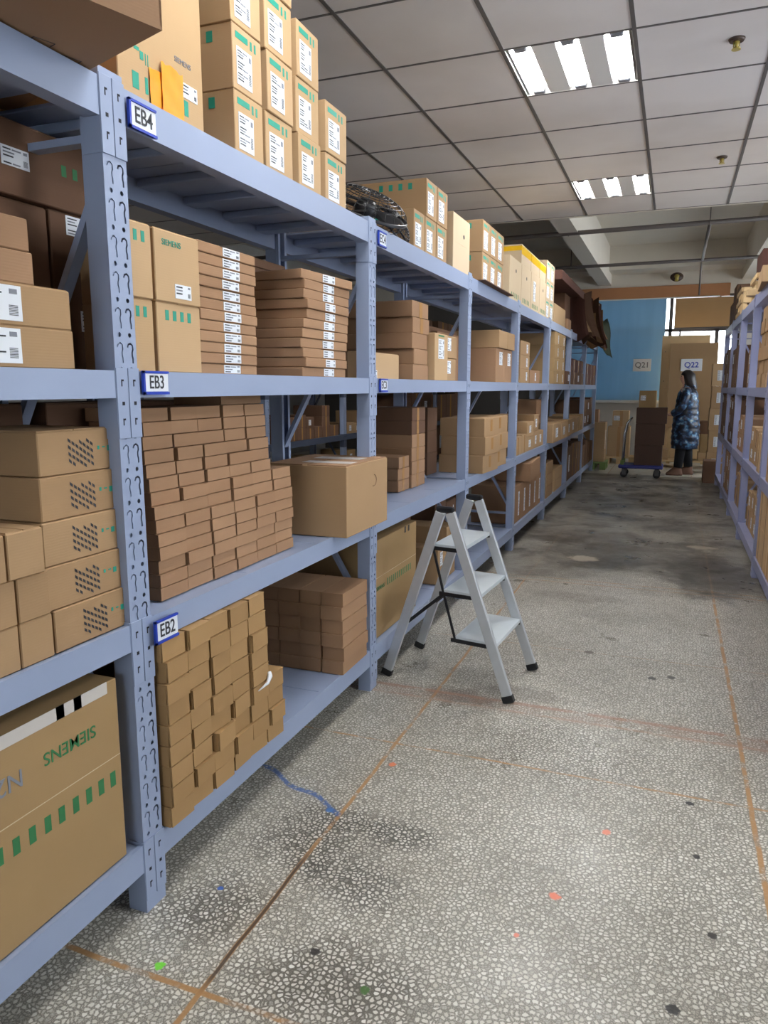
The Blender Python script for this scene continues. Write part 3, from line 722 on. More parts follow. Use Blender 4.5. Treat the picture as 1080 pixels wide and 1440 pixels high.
# stack at the end of the bottom shelf
for xi, xf in enumerate((-1.138,-1.232,-1.326,-1.42)):
    for r in range(6):
        if xi >= 2 and False: continue
        carton('narrow carton at the right end of the bottom shelf, %s row, %s from aisle' % (ORD[r], NTH[xi]), xf, 0.091, 2.487+0.004*(r%2), 2.735, S1+0.0545*r, 0.0535, 'brown', 'long narrow cartons at the right end of the bottom shelf',
          jx=random.uniform(-0.003,0.003), yaw=random.uniform(-0.015,0.015), seam=False, name='narrow_carton')
t = empty('cable_tie_scrap', (-1.1175, 1.865, 0.405)); tag(t, 'scrap of white plastic stuck on the pile of small cartons', 'plastic scrap')
bm = bmesh.new(); tube(bm, [(0,-0.035,-0.018),(0.012,0.0,-0.004),(0.008,0.022,0.010),(0.002,0.028,0.020)], 0.004, 6, radii=[0.0015,0.005,0.008,0.006])
mesh_obj('plastic_strip', bm, M['white'], t)

# ------------------------------------------------------------------ bay 2
for r, cs in ((0,((3.362,3.52),(3.53,3.70),(3.712,3.885))),(1,((3.545,3.71),(3.72,3.895)))):
    for ci, (a, b_) in enumerate(cs):
        lab_box('labelled carton right of the fan cage, %s row, %s from the left' % (('lower','upper')[r], NTH[ci]), -1.16, a, b_, S4+0.175*r, 0.172, 'labelled cartons right of the fan', dep=0.42, mat='kraft')
carton('tall plain box with a hand hole on the top shelf right of the fan', -1.150, 0.30, 3.975, 4.315, S4, 0.285, 'pale', decos=[('hole','F',(0.21,0.19,0.012)),('line','F',[(0.03,0.14,0.25,0.001)])])
for r in range(2):
    for ci, (a, b_) in enumerate(((4.665,4.86),(4.868,5.06),(5.068,5.26))):
        lab_box('labelled carton on the top shelf between the hand-hole boxes, %s row, %s one' % (('lower','upper')[r], NTH[ci]), -1.16, a, b_, S4+0.006+0.190*r, 0.187, 'labelled cartons between the hand-hole boxes', dep=0.42, mat='kraft')
bm = bmesh.new(); bbox(bm, -0.20,0.06,-0.42,0.42,0,0.005); o = mesh_obj('cardboard_sheet', bm, M['dark'], None, (-1.16,4.93,S4)); tag(o, 'flat dark cardboard sheet poking out under the labelled top cartons', 'cardboard sheet')
# tall boxes
Ts = [(5.46,5.89,0.30),(5.90,6.30,0.30),(6.31,6.71,0.30),(6.72,7.05,0.30)]
for i, (a, b_, h) in enumerate(Ts):
    w = b_-a
    carton('tall pale box on the top shelf beyond the labelled cartons, %s of four' % NTH[i], -1.155, 0.36, a, b_-0.005, S4, h, 'pale', 'four tall pale boxes on the top shelf',
      decos=[('hole','F',(w*0.5,h*0.72,0.014)),('dsq','F',[(w*0.15+0.06*k,0.02,0.022,0.035) for k in range(5)])]+([('label','F',(w*0.25,0.08,0.10,0.16))] if i == 2 else []))
    if i:
        carton('box sealed with yellow tape on the top shelf, %s of three' % NTH[i-1], -1.160, 0.36, a, b_-0.005, S4+h+0.003, 0.145, 'pale', 'yellow-taped boxes on the top shelf',
          decos=[('tape','F',(0,0.075,w-0.005,0.06,'yellow')),('tape','S',(0,0.10,0.36,0.035,'yellow'))])
for r in range(3):
    for ci, (a, b_) in enumerate(((7.10,7.32),(7.33,7.56))):
        lab_box('small labelled carton beyond the yellow-taped boxes, %s row, %s one' % (ORD[r], ('nearer','farther')[ci]), -1.160, a, b_, S4+0.172*r, 0.170, 'labelled cartons beyond the yellow-taped boxes', dep=0.36, mat='pale')
# fan
t = empty('floor_fan', (-1.30, 3.06, S4+0.045)); t.rotation_euler = (0.30, 0.42, 0.2); tag(t, 'black wire fan cage lying on the top shelf', 'fan')
def guard(z0, hgt, R_):
    bm = bmesh.new()
    for k in range(9):
        f = (k+1)/9; r = R_*f; z = z0+hgt*math.sqrt(max(0,1-f**2.2))
        tube(bm, [(r*math.cos(2*PI*j/28), r*math.sin(2*PI*j/28), z) for j in range(28)], 0.0018 if k < 8 else 0.005, 5, closed=True)
    for j in range(24):
        a = 2*PI*j/24
        tube(bm, [(R_*f*math.cos(a), R_*f*math.sin(a), z0+hgt*math.sqrt(max(0,1-f**2.2))) for f in (0.12,0.35,0.6,0.8,0.93,1)], 0.0015, 4)
    return bm
mesh_obj('front_guard', guard(0.075,0.075,0.185), M['wire'], t); 
o = mesh_obj('rear_guard', guard(0,0.075,0.185), M['wire'], t, (0,0,0.070), (PI,0,0))
bm = bmesh.new()
for k in range(4):
    a = k*PI/2; pts = []
    vs = [bm.verts.new((r*math.cos(a+o_)-0, r*math.sin(a+o_), 0.072+dz)) for r, o_, dz in ((0.03,-0.25,-0.01),(0.16,-0.35,-0.018),(0.165,0.15,0.012),(0.12,0.42,0.018),(0.03,0.5,0.01))]
    bm.faces.new(vs)
bmesh.ops.solidify(bm, geom=bm.faces, thickness=0.003)
mesh_obj('fan_blade', bm, M['black'], t)
bm = bmesh.new(); loft(bm, [(0,0,0.02,0.035,0.035),(0,0,0.03,0.045,0.045),(0,0,0.09,0.045,0.045),(0,0,0.115,0.03,0.03)], 16)
mesh_obj('motor_housing', bm, M['black'], t)
t2 = empty('fan_guard', (-1.20, 3.24, S4+0.085)); t2.rotation_euler = (0.25, 0.95, 0.35); tag(t2, 'second black wire fan guard leaning at the shelf edge', 'fan guard')
mesh_obj('guard_wires', guard(-0.02,0.05,0.10), M['wire'], t2)

# middle shelf bay 2
carton('tan box partly hidden behind the second post on the middle shelf', -1.205, 0.075, 2.87, 3.29, S3, 0.11, 'tan', decos=[('label','F',(0.06,0.002,0.085,0.035))])
for r in range(5):
    carton('brown box in the tall stack on the middle shelf past the second post, %s' % ('topmost' if r == 4 else ORD[r]), -1.175-0.0*r, 0.40, 3.40+0.015*(r%2), 3.645-0.015*(r%3), S3+0.074*r, 0.072, 'brown', 'tall brown stack past the second post', yaw=random.uniform(-0.03,0.03),
       decos=[('tape','F',(0.10,0.0,0.04,0.072))] if r > 2 else ())
carton('tall tan box with white label standing in front of the brown stack', -1.145, 0.085, 3.655, 3.885, S3, 0.235, 'tan', decos=[('label','F',(0.06,0.11,0.10,0.10)),('dsq','F',[(0.06,0.222,0.1,0.008)])])
for r in range(2):
    carton('box right of the tall tan labelled box, %s one' % ('lower','upper')[r], -1.19, 0.26, 3.93, 4.20+0.02*r, S3+0.125*r, 0.12, 'kraft', 'two boxes right of the tall tan one', decos=[('label','F',(0.10,0.04,0.07,0.07))])
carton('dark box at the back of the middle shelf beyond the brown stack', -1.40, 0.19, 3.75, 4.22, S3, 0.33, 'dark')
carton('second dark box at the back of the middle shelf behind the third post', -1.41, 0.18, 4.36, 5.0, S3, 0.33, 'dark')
# lower shelf bay 2
for r in range(6):
    carton('dark narrow box in the tall stack on the lower shelf past the second post, %s' % ('topmost' if r == 5 else ORD[r]), -1.315, 0.26, 3.80+0.004*(r%2), 4.03, S2+0.073*r, 0.071, 'dark' if r > 3 else 'brown', 'tall narrow stack on the lower shelf', decos=[('tape','F',(0.08,0.0,0.035,0.071))])
for r in range(3):
    carton('box in the low stack of three on the lower shelf past the second post, %s' % ('bottom','middle','top')[r], -1.325, 0.25, 3.62, 3.785, S2+0.062*r, 0.060, 'brown', 'low stack of three on the lower shelf', decos=[('tape','F',(0.06,0.0,0.03,0.06))], yaw=random.uniform(-0.03,0.03))
for r in range(3):
    for ci, (a, b_) in enumerate(((4.62,4.96),(4.97,5.32))):
        carton('brown box with tape on the lower shelf past the third post, %s row, %s one' % (ORD[r] if r else 'bottom', ('nearer','farther')[ci]), -1.105+0.01*(r==1)-0.02*ci, 0.30, a+0.01*r, b_+0.015*(r==2), S2+0.117*r, 0.115, 'kraft', 'six brown boxes on the lower shelf past the third post', decos=[('tape','F',(0.13,0.03,0.045,0.075))], yaw=-0.06)
for r in range(3):
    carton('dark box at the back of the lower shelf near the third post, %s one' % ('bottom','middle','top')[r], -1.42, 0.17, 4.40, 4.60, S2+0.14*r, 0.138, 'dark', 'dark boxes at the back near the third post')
# bottom shelf bay 2
gsq = [(0.16+k*0.026, 0.215, 0.010, 0.032) for k in range(13)]
carton('large ochre box with a row of green marks behind the step ladder', -1.175, 0.40, 2.905, 3.47, S1, 0.445, 'ochre',
   decos=[('dsq','F',gsq),('text','F',('SIEMENS',0.075,0.225,0.026,'dgreen')),('line','F',[(0,0.275,0.56,0.002)]),('tape','F',(0.39,0.415,0.02,0.03,'tapemark')),('tape','F',(0.44,0.415,0.02,0.03,'tapemark'))], seam=False)
carton('dark box with pale label behind the step ladder, upper one', -1.34, 0.25, 3.52, 3.86, S1+0.25, 0.19, 'dark', decos=[('label','F',(0.05,0.10,0.12,0.06))])
carton('dark box behind the step ladder, standing on the bottom shelf', -1.34, 0.25, 3.52, 3.86, S1, 0.245, 'dark', decos=[('dsq','F',[(0.05+0.03*k,0.19,0.015,0.025) for k in range(5)])])
for i, (a, b_, h, m_) in enumerate([(3.90,4.06,0.20,'kraft'),(4.07,4.25,0.30,'kraft')]):
    carton('brown box on the bottom shelf seen between the ladder rails, %s' % ('left','right')[i], -1.19, 0.3, a, b_, S1, h, m_, decos=[('label','F',(0.04,0.1,0.05,0.08))])
for i, (a, b_, h) in enumerate([(4.38,4.62,0.40),(4.63,4.86,0.36),(4.87,5.10,0.40)]):
    carton('dark upright box on the bottom shelf beyond the ladder, %s' % NTH[i], -1.36, 0.22, a, b_, S1, h, 'dark', 'dark upright boxes beyond the ladder', decos=[('label','F',(0.16,0.02,0.015,0.30))])
# bay 3 middle shelf
for i, (a, b_) in enumerate([(5.13,5.40),(5.405,5.66)]):
    carton('big brown box on the middle shelf past the third post, %s one' % ('nearer','farther')[i], -1.165, 0.40, a, b_, S3, 0.232, 'brown', 'big boxes past the third post', decos=[('label','F',(0.10,0.12,0.10,0.09))])
    carton('brown carton on top of the big box past the third post, %s one' % ('nearer','farther')[i], -1.15, 0.40, a+0.02, b_+0.02, S3+0.236, 0.118, 'kraft', 'cartons on the big boxes past the third post')
carton('wide brown box on the middle shelf just past the third post', -1.37, 0.2, 4.42, 5.08, S3, 0.30, 'brown')
# bays 3-4 lower levels
k_ = 0
def fill(y0, y1, zb, maxh, xf, mats, where, hs=None, ws=(0.22,0.38), lab=0.5, side=1, dep=0.36, rows=None, nm='stored_carton'):
    """a run of boxes of assorted size, stacked in columns"""
    global k_
    y = y0; ci = 0
    while y < y1-0.12:
        w = random.uniform(*ws); 
        if y+w > y1: w = y1-y
        h0 = random.uniform(0.09,0.16) if hs is None else random.uniform(*hs)
        n = max(1, int(random.uniform(0.55,1.0)*maxh/h0)) if rows is None else rows
        for r in range(n):
            face = 'F' if side == 1 else 'B'
            d = [('label',face,(w*0.3,h0*0.25,w*0.28,h0*0.5))] if random.random() < lab else [('tape',face,(w*0.42,0,w*0.14,h0-0.002))]
            carton('%s carton %s, %s column, %s row' % (mats[1], where, NTH[min(ci,7)], ORD[r]), xf, dep, y, y+w-0.008, zb+(h0+0.002)*r, h0, mats[0], 'cartons '+where, yaw=random.uniform(-0.02,0.02), decos=d, side=side, name=nm)
        y += w; ci += 1
# bay 3 (5.8-7.32)
fill(5.86, 7.24, S2, 0.34, -1.165, ('kraft','brown'), 'on the lower shelf of the fourth bay', hs=(0.12,0.16))
carton('brown box lying across two others on the bottom shelf of the fourth bay', -1.12, 0.40, 6.25, 6.95, S1+0.315, 0.155, 'brown', yaw=0.05)
for i in range(5):
    a = 5.92+0.255*i
    carton('upright brown carton on the bottom shelf of the fourth bay, %s from the left' % NTH[i], -1.165, 0.36, a, a+0.245, S1, 0.31-0.004*i, 'brown', 'upright cartons, bottom shelf of the fourth bay', decos=[('label','F',(0.16,0.05,0.05,0.20))])
for i, (a, b_) in enumerate([(6.02,6.42),(6.45,6.95)]):
    for r in range(3 if i == 0 else 1):
        carton('carton on the middle shelf of the fourth bay, %s stack, %s' % (('left','right')[i], ORD[r]), -1.17, 0.36, a, b_, S3+0.112*r, 0.11, 'kraft' if i == 0 else 'brown', 'cartons on the middle shelf of the fourth bay', decos=[('label','F',(0.25,0.02,0.06,0.07))])
# bay 4 (7.32-8.9)
for r in range(4):
    for ci, (a, b_) in enumerate([(7.60,7.98),(8.0,8.36)]):
        carton('ochre carton piled on the middle shelf of the fifth bay, %s row, %s' % (ORD[r], ('nearer','farther')[ci]), -1.14, 0.36, a, b_, S3+0.128*r, 0.126, 'ochre', 'ochre pile, middle shelf of the fifth bay', decos=[('label','F',(0.22,0.02,0.04,0.08))])
fill(7.45, 8.8, S2, 0.20, -1.10, ('kraft','brown','tan'), 'on the lower shelf of the fifth bay', hs=(0.17,0.19), rows=1, ws=(0.5,0.7))
carton('tall box at the back of the lower shelf in the fifth bay', -1.30, 0.28, 7.6, 8.2, S2, 0.42, 'brown')
for r in range(3):
    carton('brown carton on the bottom shelf of the fifth bay, left stack, %s' % ORD[r], -1.15, 0.36, 7.46, 7.85, S1+0.12*r, 0.118, 'kraft', 'left stack, bottom shelf of the fifth bay')
for r in range(2):
    carton('tan carton on the bottom shelf of the fifth bay, right stack, %s' % ORD[r], -1.15, 0.36, 8.0, 8.55, S1+0.12*r, 0.118, 'tan', 'right stack, bottom shelf of the fifth bay')
# bays 5-7
fill(8.98, 10.3, S1, 0.44, -1.15, ('dark','brown'), 'on the bottom shelf of the sixth bay', hs=(0.38,0.42), rows=1, ws=(0.3,0.45), lab=0.2)
fill(10.5, 11.9, S1, 0.40, -1.15, ('dark','brown'), 'on the bottom shelf of the seventh bay', hs=(0.30,0.38), rows=1, ws=(0.3,0.45), lab=0.2)
fill(8.98, 10.3, S2, 0.24, -1.12, ('kraft','brown'), 'on the lower shelf of the sixth bay', hs=(0.18,0.2), rows=1, ws=(0.35,0.5))
fill(10.5, 11.9, S2, 0.4, -1.18, ('dark','brown'), 'on the lower shelf of the seventh bay', hs=(0.18,0.2), rows=2, ws=(0.3,0.4))
fill(8.6, 10.3, S3, 0.14, -1.15, ('dark','brown'), 'on the middle shelf of the sixth bay', hs=(0.14,0.145), rows=1, ws=(0.4,0.55), lab=0.2)
fill(9.2, 10.4, S3+0.15, 0.14, -1.17, ('maroon','dark maroon'), 'high on the middle shelf of the sixth bay', hs=(0.15,0.155), rows=1, ws=(0.4,0.55), lab=0.0)
fill(10.5, 11.9, S3, 0.30, -1.15, ('maroon','dark maroon'), 'on the middle shelf of the seventh bay', hs=(0.14,0.145), rows=2, ws=(0.4,0.5), lab=0.0)
# heap on top of bays 5-7
carton('plain tan box on the top shelf before the heap of flattened cartons', -1.18, 0.36, 7.75, 8.55, S4, 0.20, 'tan')
carton('small brown box on the top shelf before the heap of flattened cartons', -1.16, 0.10, 8.62, 8.9, S4, 0.12, 'brown')
carton('long dark maroon box lying on top of the heap at the far left rack', -1.12, 0.34, 7.8, 10.1, 2.36, 0.09, 'maroon')
carton('wide brown box supporting the long maroon box on the far left rack', -1.24, 0.30, 8.9, 10.0, S4, 0.43, 'dark')
def flat_sheet(i, y, x0, z0, z1, yaw, mat, wv):
    bm = bmesh.new(); nx, nz = 8, 8; g = {}; wd = 0.24+0.06*math.sin(i*1.7)
    for a in range(nx+1):
        for b_ in range(nz+1):
            fx = a/nx; fz = b_/nz; bend = (1-fz)**2*0.10*wv
            lx = -wd*(1-fx)+bend; ly = 0.05*math.sin(fx*5+i)*wv+0.04*math.sin(fz*4+i*0.7)*wv
            zc = z0+(z1-z0)*fz+0.05*math.sin(i*2.1+fx*3.0)*fz-0.05*(1-fz)*math.sin(fx*4+i)
            g[a,b_] = bm.verts.new((x0+lx*math.cos(yaw)-ly*math.sin(yaw), y+lx*math.sin(yaw)+ly*math.cos(yaw), zc))
    for a in range(nx):
        for b_ in range(nz): bm.faces.new((g[a,b_],g[a+1,b_],g[a+1,b_+1],g[a,b_+1]))
    bmesh.ops.solidify(bm, geom=bm.faces[:], thickness=0.007)
    return mesh_obj('flattened_carton', bm, M[mat])
Rn = random.Random(3)
for i in range(12):
    o = flat_sheet(i, 9.35+i*0.18+0.012*(i%3), -1.04+Rn.uniform(-0.05,0.05), 1.87+Rn.uniform(-0.03,0.05), 2.34+Rn.uniform(-0.12,0.12), Rn.uniform(-0.25,0.25), Rn.choice(['dark','dark','brown','kraft','maroon']), Rn.uniform(0.6,1.3))
    tag(o, 'flattened brown carton standing in the heap on the far left rack, %s from the camera' % (['nearest','second','third','fourth','fifth','sixth','seventh','eighth','ninth','tenth','eleventh','farthest'][i]), 'flattened carton', 'flattened cartons heaped on the far left rack')
bm = bmesh.new(); g = {}
for a in range(7):
    for b_ in range(9):
        fx, fz = a/6, b_/8
        g[a,b_] = bm.verts.new((-1.14+0.22*fx*(0.5+fz*0.5)+0.02*math.sin(fz*6), 11.50+0.55*fx, 2.30-0.50*fz*(0.6+0.6*fx)+0.03*math.sin(fx*8)))
for a in range(6):
    for b_ in range(8): bm.faces.new((g[a,b_],g[a+1,b_],g[a+1,b_+1],g[a,b_+1]))
bmesh.ops.solidify(bm, geom=bm.faces[:], thickness=0.006)
o = mesh_obj('tarpaulin', bm, M['darkgreen'], smooth=True); tag(o, 'dark green sheet hanging off the far end of the left rack top', 'sheet')

# ------------------------------------------------------------------ racks beyond (seen through)
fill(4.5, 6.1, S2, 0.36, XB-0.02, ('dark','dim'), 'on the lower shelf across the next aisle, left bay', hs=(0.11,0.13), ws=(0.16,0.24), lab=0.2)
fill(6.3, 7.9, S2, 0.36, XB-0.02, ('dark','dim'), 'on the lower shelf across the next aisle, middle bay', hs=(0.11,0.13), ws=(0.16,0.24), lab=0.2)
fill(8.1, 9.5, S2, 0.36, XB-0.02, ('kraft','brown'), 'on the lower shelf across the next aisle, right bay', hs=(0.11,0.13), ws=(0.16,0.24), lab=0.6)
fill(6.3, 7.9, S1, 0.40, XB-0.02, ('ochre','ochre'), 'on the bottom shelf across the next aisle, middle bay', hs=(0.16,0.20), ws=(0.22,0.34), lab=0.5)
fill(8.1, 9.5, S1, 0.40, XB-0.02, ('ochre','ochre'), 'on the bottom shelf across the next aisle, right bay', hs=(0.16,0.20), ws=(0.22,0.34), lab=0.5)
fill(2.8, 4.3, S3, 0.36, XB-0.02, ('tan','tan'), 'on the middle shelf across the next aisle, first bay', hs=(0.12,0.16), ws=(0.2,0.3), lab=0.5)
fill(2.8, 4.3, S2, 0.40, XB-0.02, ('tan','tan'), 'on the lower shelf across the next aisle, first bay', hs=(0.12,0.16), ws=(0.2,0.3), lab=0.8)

for nm_, a, b_ in (('second',4.5,6.1),('third',6.3,7.9),('fourth',8.1,9.7),('fifth',9.9,11.5),('sixth',11.7,13.3)):  # dark cartons added to darken the view between the shelves
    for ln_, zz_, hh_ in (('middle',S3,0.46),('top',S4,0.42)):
        fill(a, b_, zz_, hh_, XB-0.02, ('dark','dark'), 'added on the %s level across next aisle, %s bay' % (ln_, nm_), hs=(hh_-0.04,hh_), ws=(0.45,0.6), lab=0.3, rows=1)
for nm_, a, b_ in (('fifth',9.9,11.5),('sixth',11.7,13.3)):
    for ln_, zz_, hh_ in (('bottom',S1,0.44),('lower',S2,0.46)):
        fill(a, b_, zz_, hh_, XB-0.02, ('dark','dark'), 'added on the %s level across next aisle, %s bay' % (ln_, nm_), hs=(hh_-0.04,hh_), ws=(0.45,0.6), lab=0.3, rows=1)
carton('dark carton added deep behind the stamped boxes on the lower left shelf', -1.42, 0.17, 0.80, 1.32, S2, 0.505, 'dark')  # dark filler cartons added to keep gaps behind the stacks dark
carton('dark carton added deep behind the thin carton wall on the lower shelf', -1.43, 0.16, 1.40, 1.95, S2, 0.505, 'dark')
carton('dark carton added behind the pile of small cartons on the bottom shelf', -1.43, 0.16, 1.42, 1.98, S1, 0.44, 'dark')
# ------------------------------------------------------------------ right rack contents
R1, R2, R3, R4 = [l[0] for l in RV]
for i, (a, b_) in enumerate(((4.90,5.08),(5.09,5.30),(5.62,5.90))):
    carton('tall pale crate standing on the lower shelf at the right edge, %s' % NTH[i], 0.575, 0.36, a, b_, R2, 0.29-0.01*i, 'tan', 'tall pale crates on the right lower shelf', side=-1, decos=[('tape','B',(0.07,0,0.02,0.28))])
for i, (a, b_) in enumerate(((4.72,4.95),(4.96,5.20),(5.21,5.47))):
    for r in range(2):
        carton('pale upright crate on the right bottom shelf, %s from the camera, %s' % (NTH[i], ('lower','upper')[r]), 0.575, 0.36, a, b_, R1+0.235*r, 0.232, 'tan', 'upright crates on the right bottom shelf', side=-1, decos=[('tape','B',(0.09,0,0.02,0.23))])
for ci in range(2):
    for r in range(6):
        a = 5.75+0.34*ci
        carton('small carton piled on the right middle shelf, %s column, %s row' % (('nearer','farther')[ci], ORD[r]), 0.575+0.01*(r%2), 0.24, a, a+0.32, R3+0.098*r, 0.096, 'kraft', 'small cartons piled on the right middle shelf', side=-1, yaw=random.uniform(-0.03,0.03))
fill(6.2, 6.85, R2, 0.3, 0.60, ('kraft','brown'), 'on the right lower shelf, third bay', hs=(0.12,0.16), side=-1, rows=2)
fill(7.1, 8.1, R2, 0.4, 0.60, ('brown','brown'), 'on the right lower shelf, fourth bay', hs=(0.12,0.18), side=-1, rows=2)
fill(8.35, 9.4, R2, 0.5, 0.585, ('dark','dark brown'), 'on the right lower shelf, fifth bay', hs=(0.15,0.18), side=-1, rows=3)
fill(9.6, 10.7, R2, 0.5, 0.585, ('dark','dark brown'), 'on the right lower shelf, sixth bay', hs=(0.15,0.18), side=-1, rows=3)
fill(5.7, 6.8, R1, 0.3, 0.62, ('kraft','brown'), 'on the right bottom shelf, third bay', hs=(0.12,0.16), side=-1, rows=2)
fill(7.1, 8.1, R1, 0.3, 0.62, ('kraft','brown'), 'on the right bottom shelf, fourth bay', hs=(0.12,0.16), side=-1, rows=2)
fill(8.35, 9.4, R1, 0.4, 0.585, ('brown','brown'), 'on the right bottom shelf, fifth bay', hs=(0.2,0.24), side=-1, rows=2)
fill(7.1, 8.1, R3, 0.4, 0.64, ('brown','brown'), 'on the right middle shelf, fourth bay', hs=(0.15,0.2), side=-1, rows=2)
fill(8.35, 9.4, R3, 0.5, 0.585, ('dark','dark brown'), 'on the right middle shelf, fifth bay', hs=(0.2,0.22), side=-1, rows=2)
fill(9.6, 10.7, R3, 0.6, 0.575, ('dark','dark brown'), 'on the right middle shelf, sixth bay', hs=(0.2,0.26), side=-1, rows=2)
carton('long tan box overhanging the top of the right rack', 0.53, 0.40, 5.95, 6.55, R4, 0.11, 'tan', side=-1, yaw=-0.05)
# wooden crate frames on top
def crate(label, x, y, z, dx, dy, dz, rz=0):
    t = empty('wooden_crate', (x, y, z), rz); tag(t, label, 'wooden crate', 'wooden crates on the right rack top')
    for sx in (-1,1):
        for sy in (-1,1):
            bm = bmesh.new(); bar(bm, (sx*dx/2, sy*dy/2, 0), (sx*dx/2, sy*dy/2, dz), 0.04, 0.04); mesh_obj('corner_post', bm, M['wood'], t)
    for k in range(3):
        zc = 0.02+k*(dz-0.04)/2
        for s in (-1,1):
            bm = bmesh.new(); bbox(bm, -dx/2-0.02, dx/2+0.02, s*(dy/2+0.03)-0.008, s*(dy/2+0.03)+0.008, zc-0.020, zc+0.020); mesh_obj('slat', bm, M['wood'], t)
            bm = bmesh.new(); bbox(bm, s*(dx/2+0.03)-0.008, s*(dx/2+0.03)+0.008, -dy/2-0.02, dy/2+0.02, zc-0.020, zc+0.020); mesh_obj('slat', bm, M['wood'], t)
crate('open slatted wooden crate on the right rack top behind the tan box', 0.84, 7.6, R4+0.002, 0.42, 0.55, 0.24)
crate('second slatted wooden crate farther back on the right rack top', 0.80, 8.8, R4+0.002, 0.40, 0.6, 0.26)
carton('dark box set on the slatted wooden crate on the right rack', 0.63, 0.42, 7.35, 7.85, R4+0.245, 0.20, 'maroon', side=-1)
bm = bmesh.new(); bbox(bm, -0.12, 0.35, -0.05, 0.05, 0, 0.055, 0, 0.004); o = mesh_obj('timber_beam', bm, M['wood'], None, (0.62, 6.98, R4+0.012)); tag(o, 'pale timber block sticking out over the aisle on the right rack top', 'timber')
for i, (y, h) in enumerate(((9.5,0.38),(10.1,0.46),(10.6,0.30))):
    carton('brown carton at the far end of the right rack top, %s' % NTH[i], 0.60, 0.36, y-0.25, y+0.2, R4, h, 'dark', side=-1)

# ------------------------------------------------------------------ ladder
t = empty('step_ladder', (0,0,0)); tag(t, 'folding aluminium step ladder with three treads standing in the aisle', 'step ladder')
A = Vector((-1.150,2.985,0)); Cc = Vector((-0.562,2.880,0)); Bf = Vector((-1.125,3.375,0)); Df = Vector((-0.534,3.279,0))
An = Vector((-0.865,2.935,0.775)); Af = Vector((-0.842,3.325,0.775))
def rail(name, foot, apex, sgn):
    d = (apex-foot).normalized(); 
    bm = bmesh.new(); w = (Df-Cc).normalized()
    p0 = foot+d*0.02; p1 = apex
    bar(bm, p0, p1, 0.042, 0.020, w, 0, 0.002)
    mesh_obj(name, bm, M['alu'], t)
    bm = bmesh.new(); bar(bm, foot+d*0.004, foot+d*0.034, 0.048, 0.026, w, 0, 0.002); mesh_obj('rubber_foot', bm, M['rubber'], t)
off = (Df-Cc).normalized()*0.0
for n_, f_, a_ in (('front_rail',Cc,An+Vector((0.022,-0.004,0))),('front_rail',Df,Af+Vector((0.022,-0.004,0))),('rear_rail',A,An+Vector((-0.022,0.004,0))),('rear_rail',Bf,Af+Vector((-0.022,0.004,0)))):
    rail(n_, f_, a_, 1)
for a_ in (An, Af):
    bm = bmesh.new(); bar(bm, a_+Vector((-0.040,0.007,0.012)), a_+Vector((0.040,-0.007,0.012)), 0.024, 0.026, (0,0,1), 0, 0.006); mesh_obj('hinge_cap', bm, M['black'], t)
uu = (A-Cc).normalized(); ww = (Df-Cc).normalized()
def onrail(f_, a_, z): return f_+(a_-f_)*(z/a_.z)
backs = []
for z, dp in ((0.625,0.12),(0.430,0.145),(0.232,0.165)):
    n0 = onrail(Cc, An, z)+ww*0.012; f0 = onrail(Df, Af, z)-ww*0.012
    bm = bmesh.new(); vs = []
    for zz_ in (-0.008,0.008):
        for p in (n0-uu*0.025, f0-uu*0.025, f0+uu*dp, n0+uu*dp): vs.append(bm.verts.new(p+Vector((0,0,zz_))))
    for f in ((3,2,1,0),(4,5,6,7),(0,1,5,4),(1,2,6,5),(2,3,7,6),(3,0,4,7)): bm.faces.new([vs[i] for i in f])
    st = mesh_obj('tread', bm, M['tread'], t)
    bm = bmesh.new()
    for p in (n0+ww*0.0, f0): bar(bm, p-uu*0.025+Vector((0,0,-0.010)), p+uu*(dp+0.02)+Vector((0,0,-0.010)), 0.010, 0.016)
    mesh_obj('side_bracket', bm, M['black'], st)
    backs.append((n0+uu*dp, f0+uu*dp))
for (a0, b0), (a1, b1) in zip(backs, backs[1:]):
    for p, q in ((a0,a1),(b0,b1)):
        bm = bmesh.new(); bar(bm, p+Vector((0,0,-0.01)), q+Vector((0,0,-0.01)), 0.010, 0.006, ww); mesh_obj('link_rod', bm, M['black'], t)
# rear fold-out panel
r0 = onrail(A, An, 0.265)+ww*0.012; r1 = onrail(Bf, Af, 0.265)-ww*0.012; q0, q1 = backs[1]
bm = bmesh.new()
m0 = r0+(q0-r0)*0.55; m1 = r1+(q1-r1)*0.55
vs = []
for zz_ in (-0.004,0.004):
    for p in (r0, r1, m1, m0): vs.append(bm.verts.new(p+Vector((0,0,zz_))))
for f in ((3,2,1,0),(4,5,6,7),(0,1,5,4),(1,2,6,5),(2,3,7,6),(3,0,4,7)): bm.faces.new([vs[i] for i in f])
pn = mesh_obj('rear_panel', bm, M['tread'], t)
for p, q in ((r0,q0),(r1,q1)):
    bm = bmesh.new(); bar(bm, p+Vector((0,0,-0.006)), q+Vector((0,0,-0.012)), 0.010, 0.014); mesh_obj('rear_strut', bm, M['black'], t)

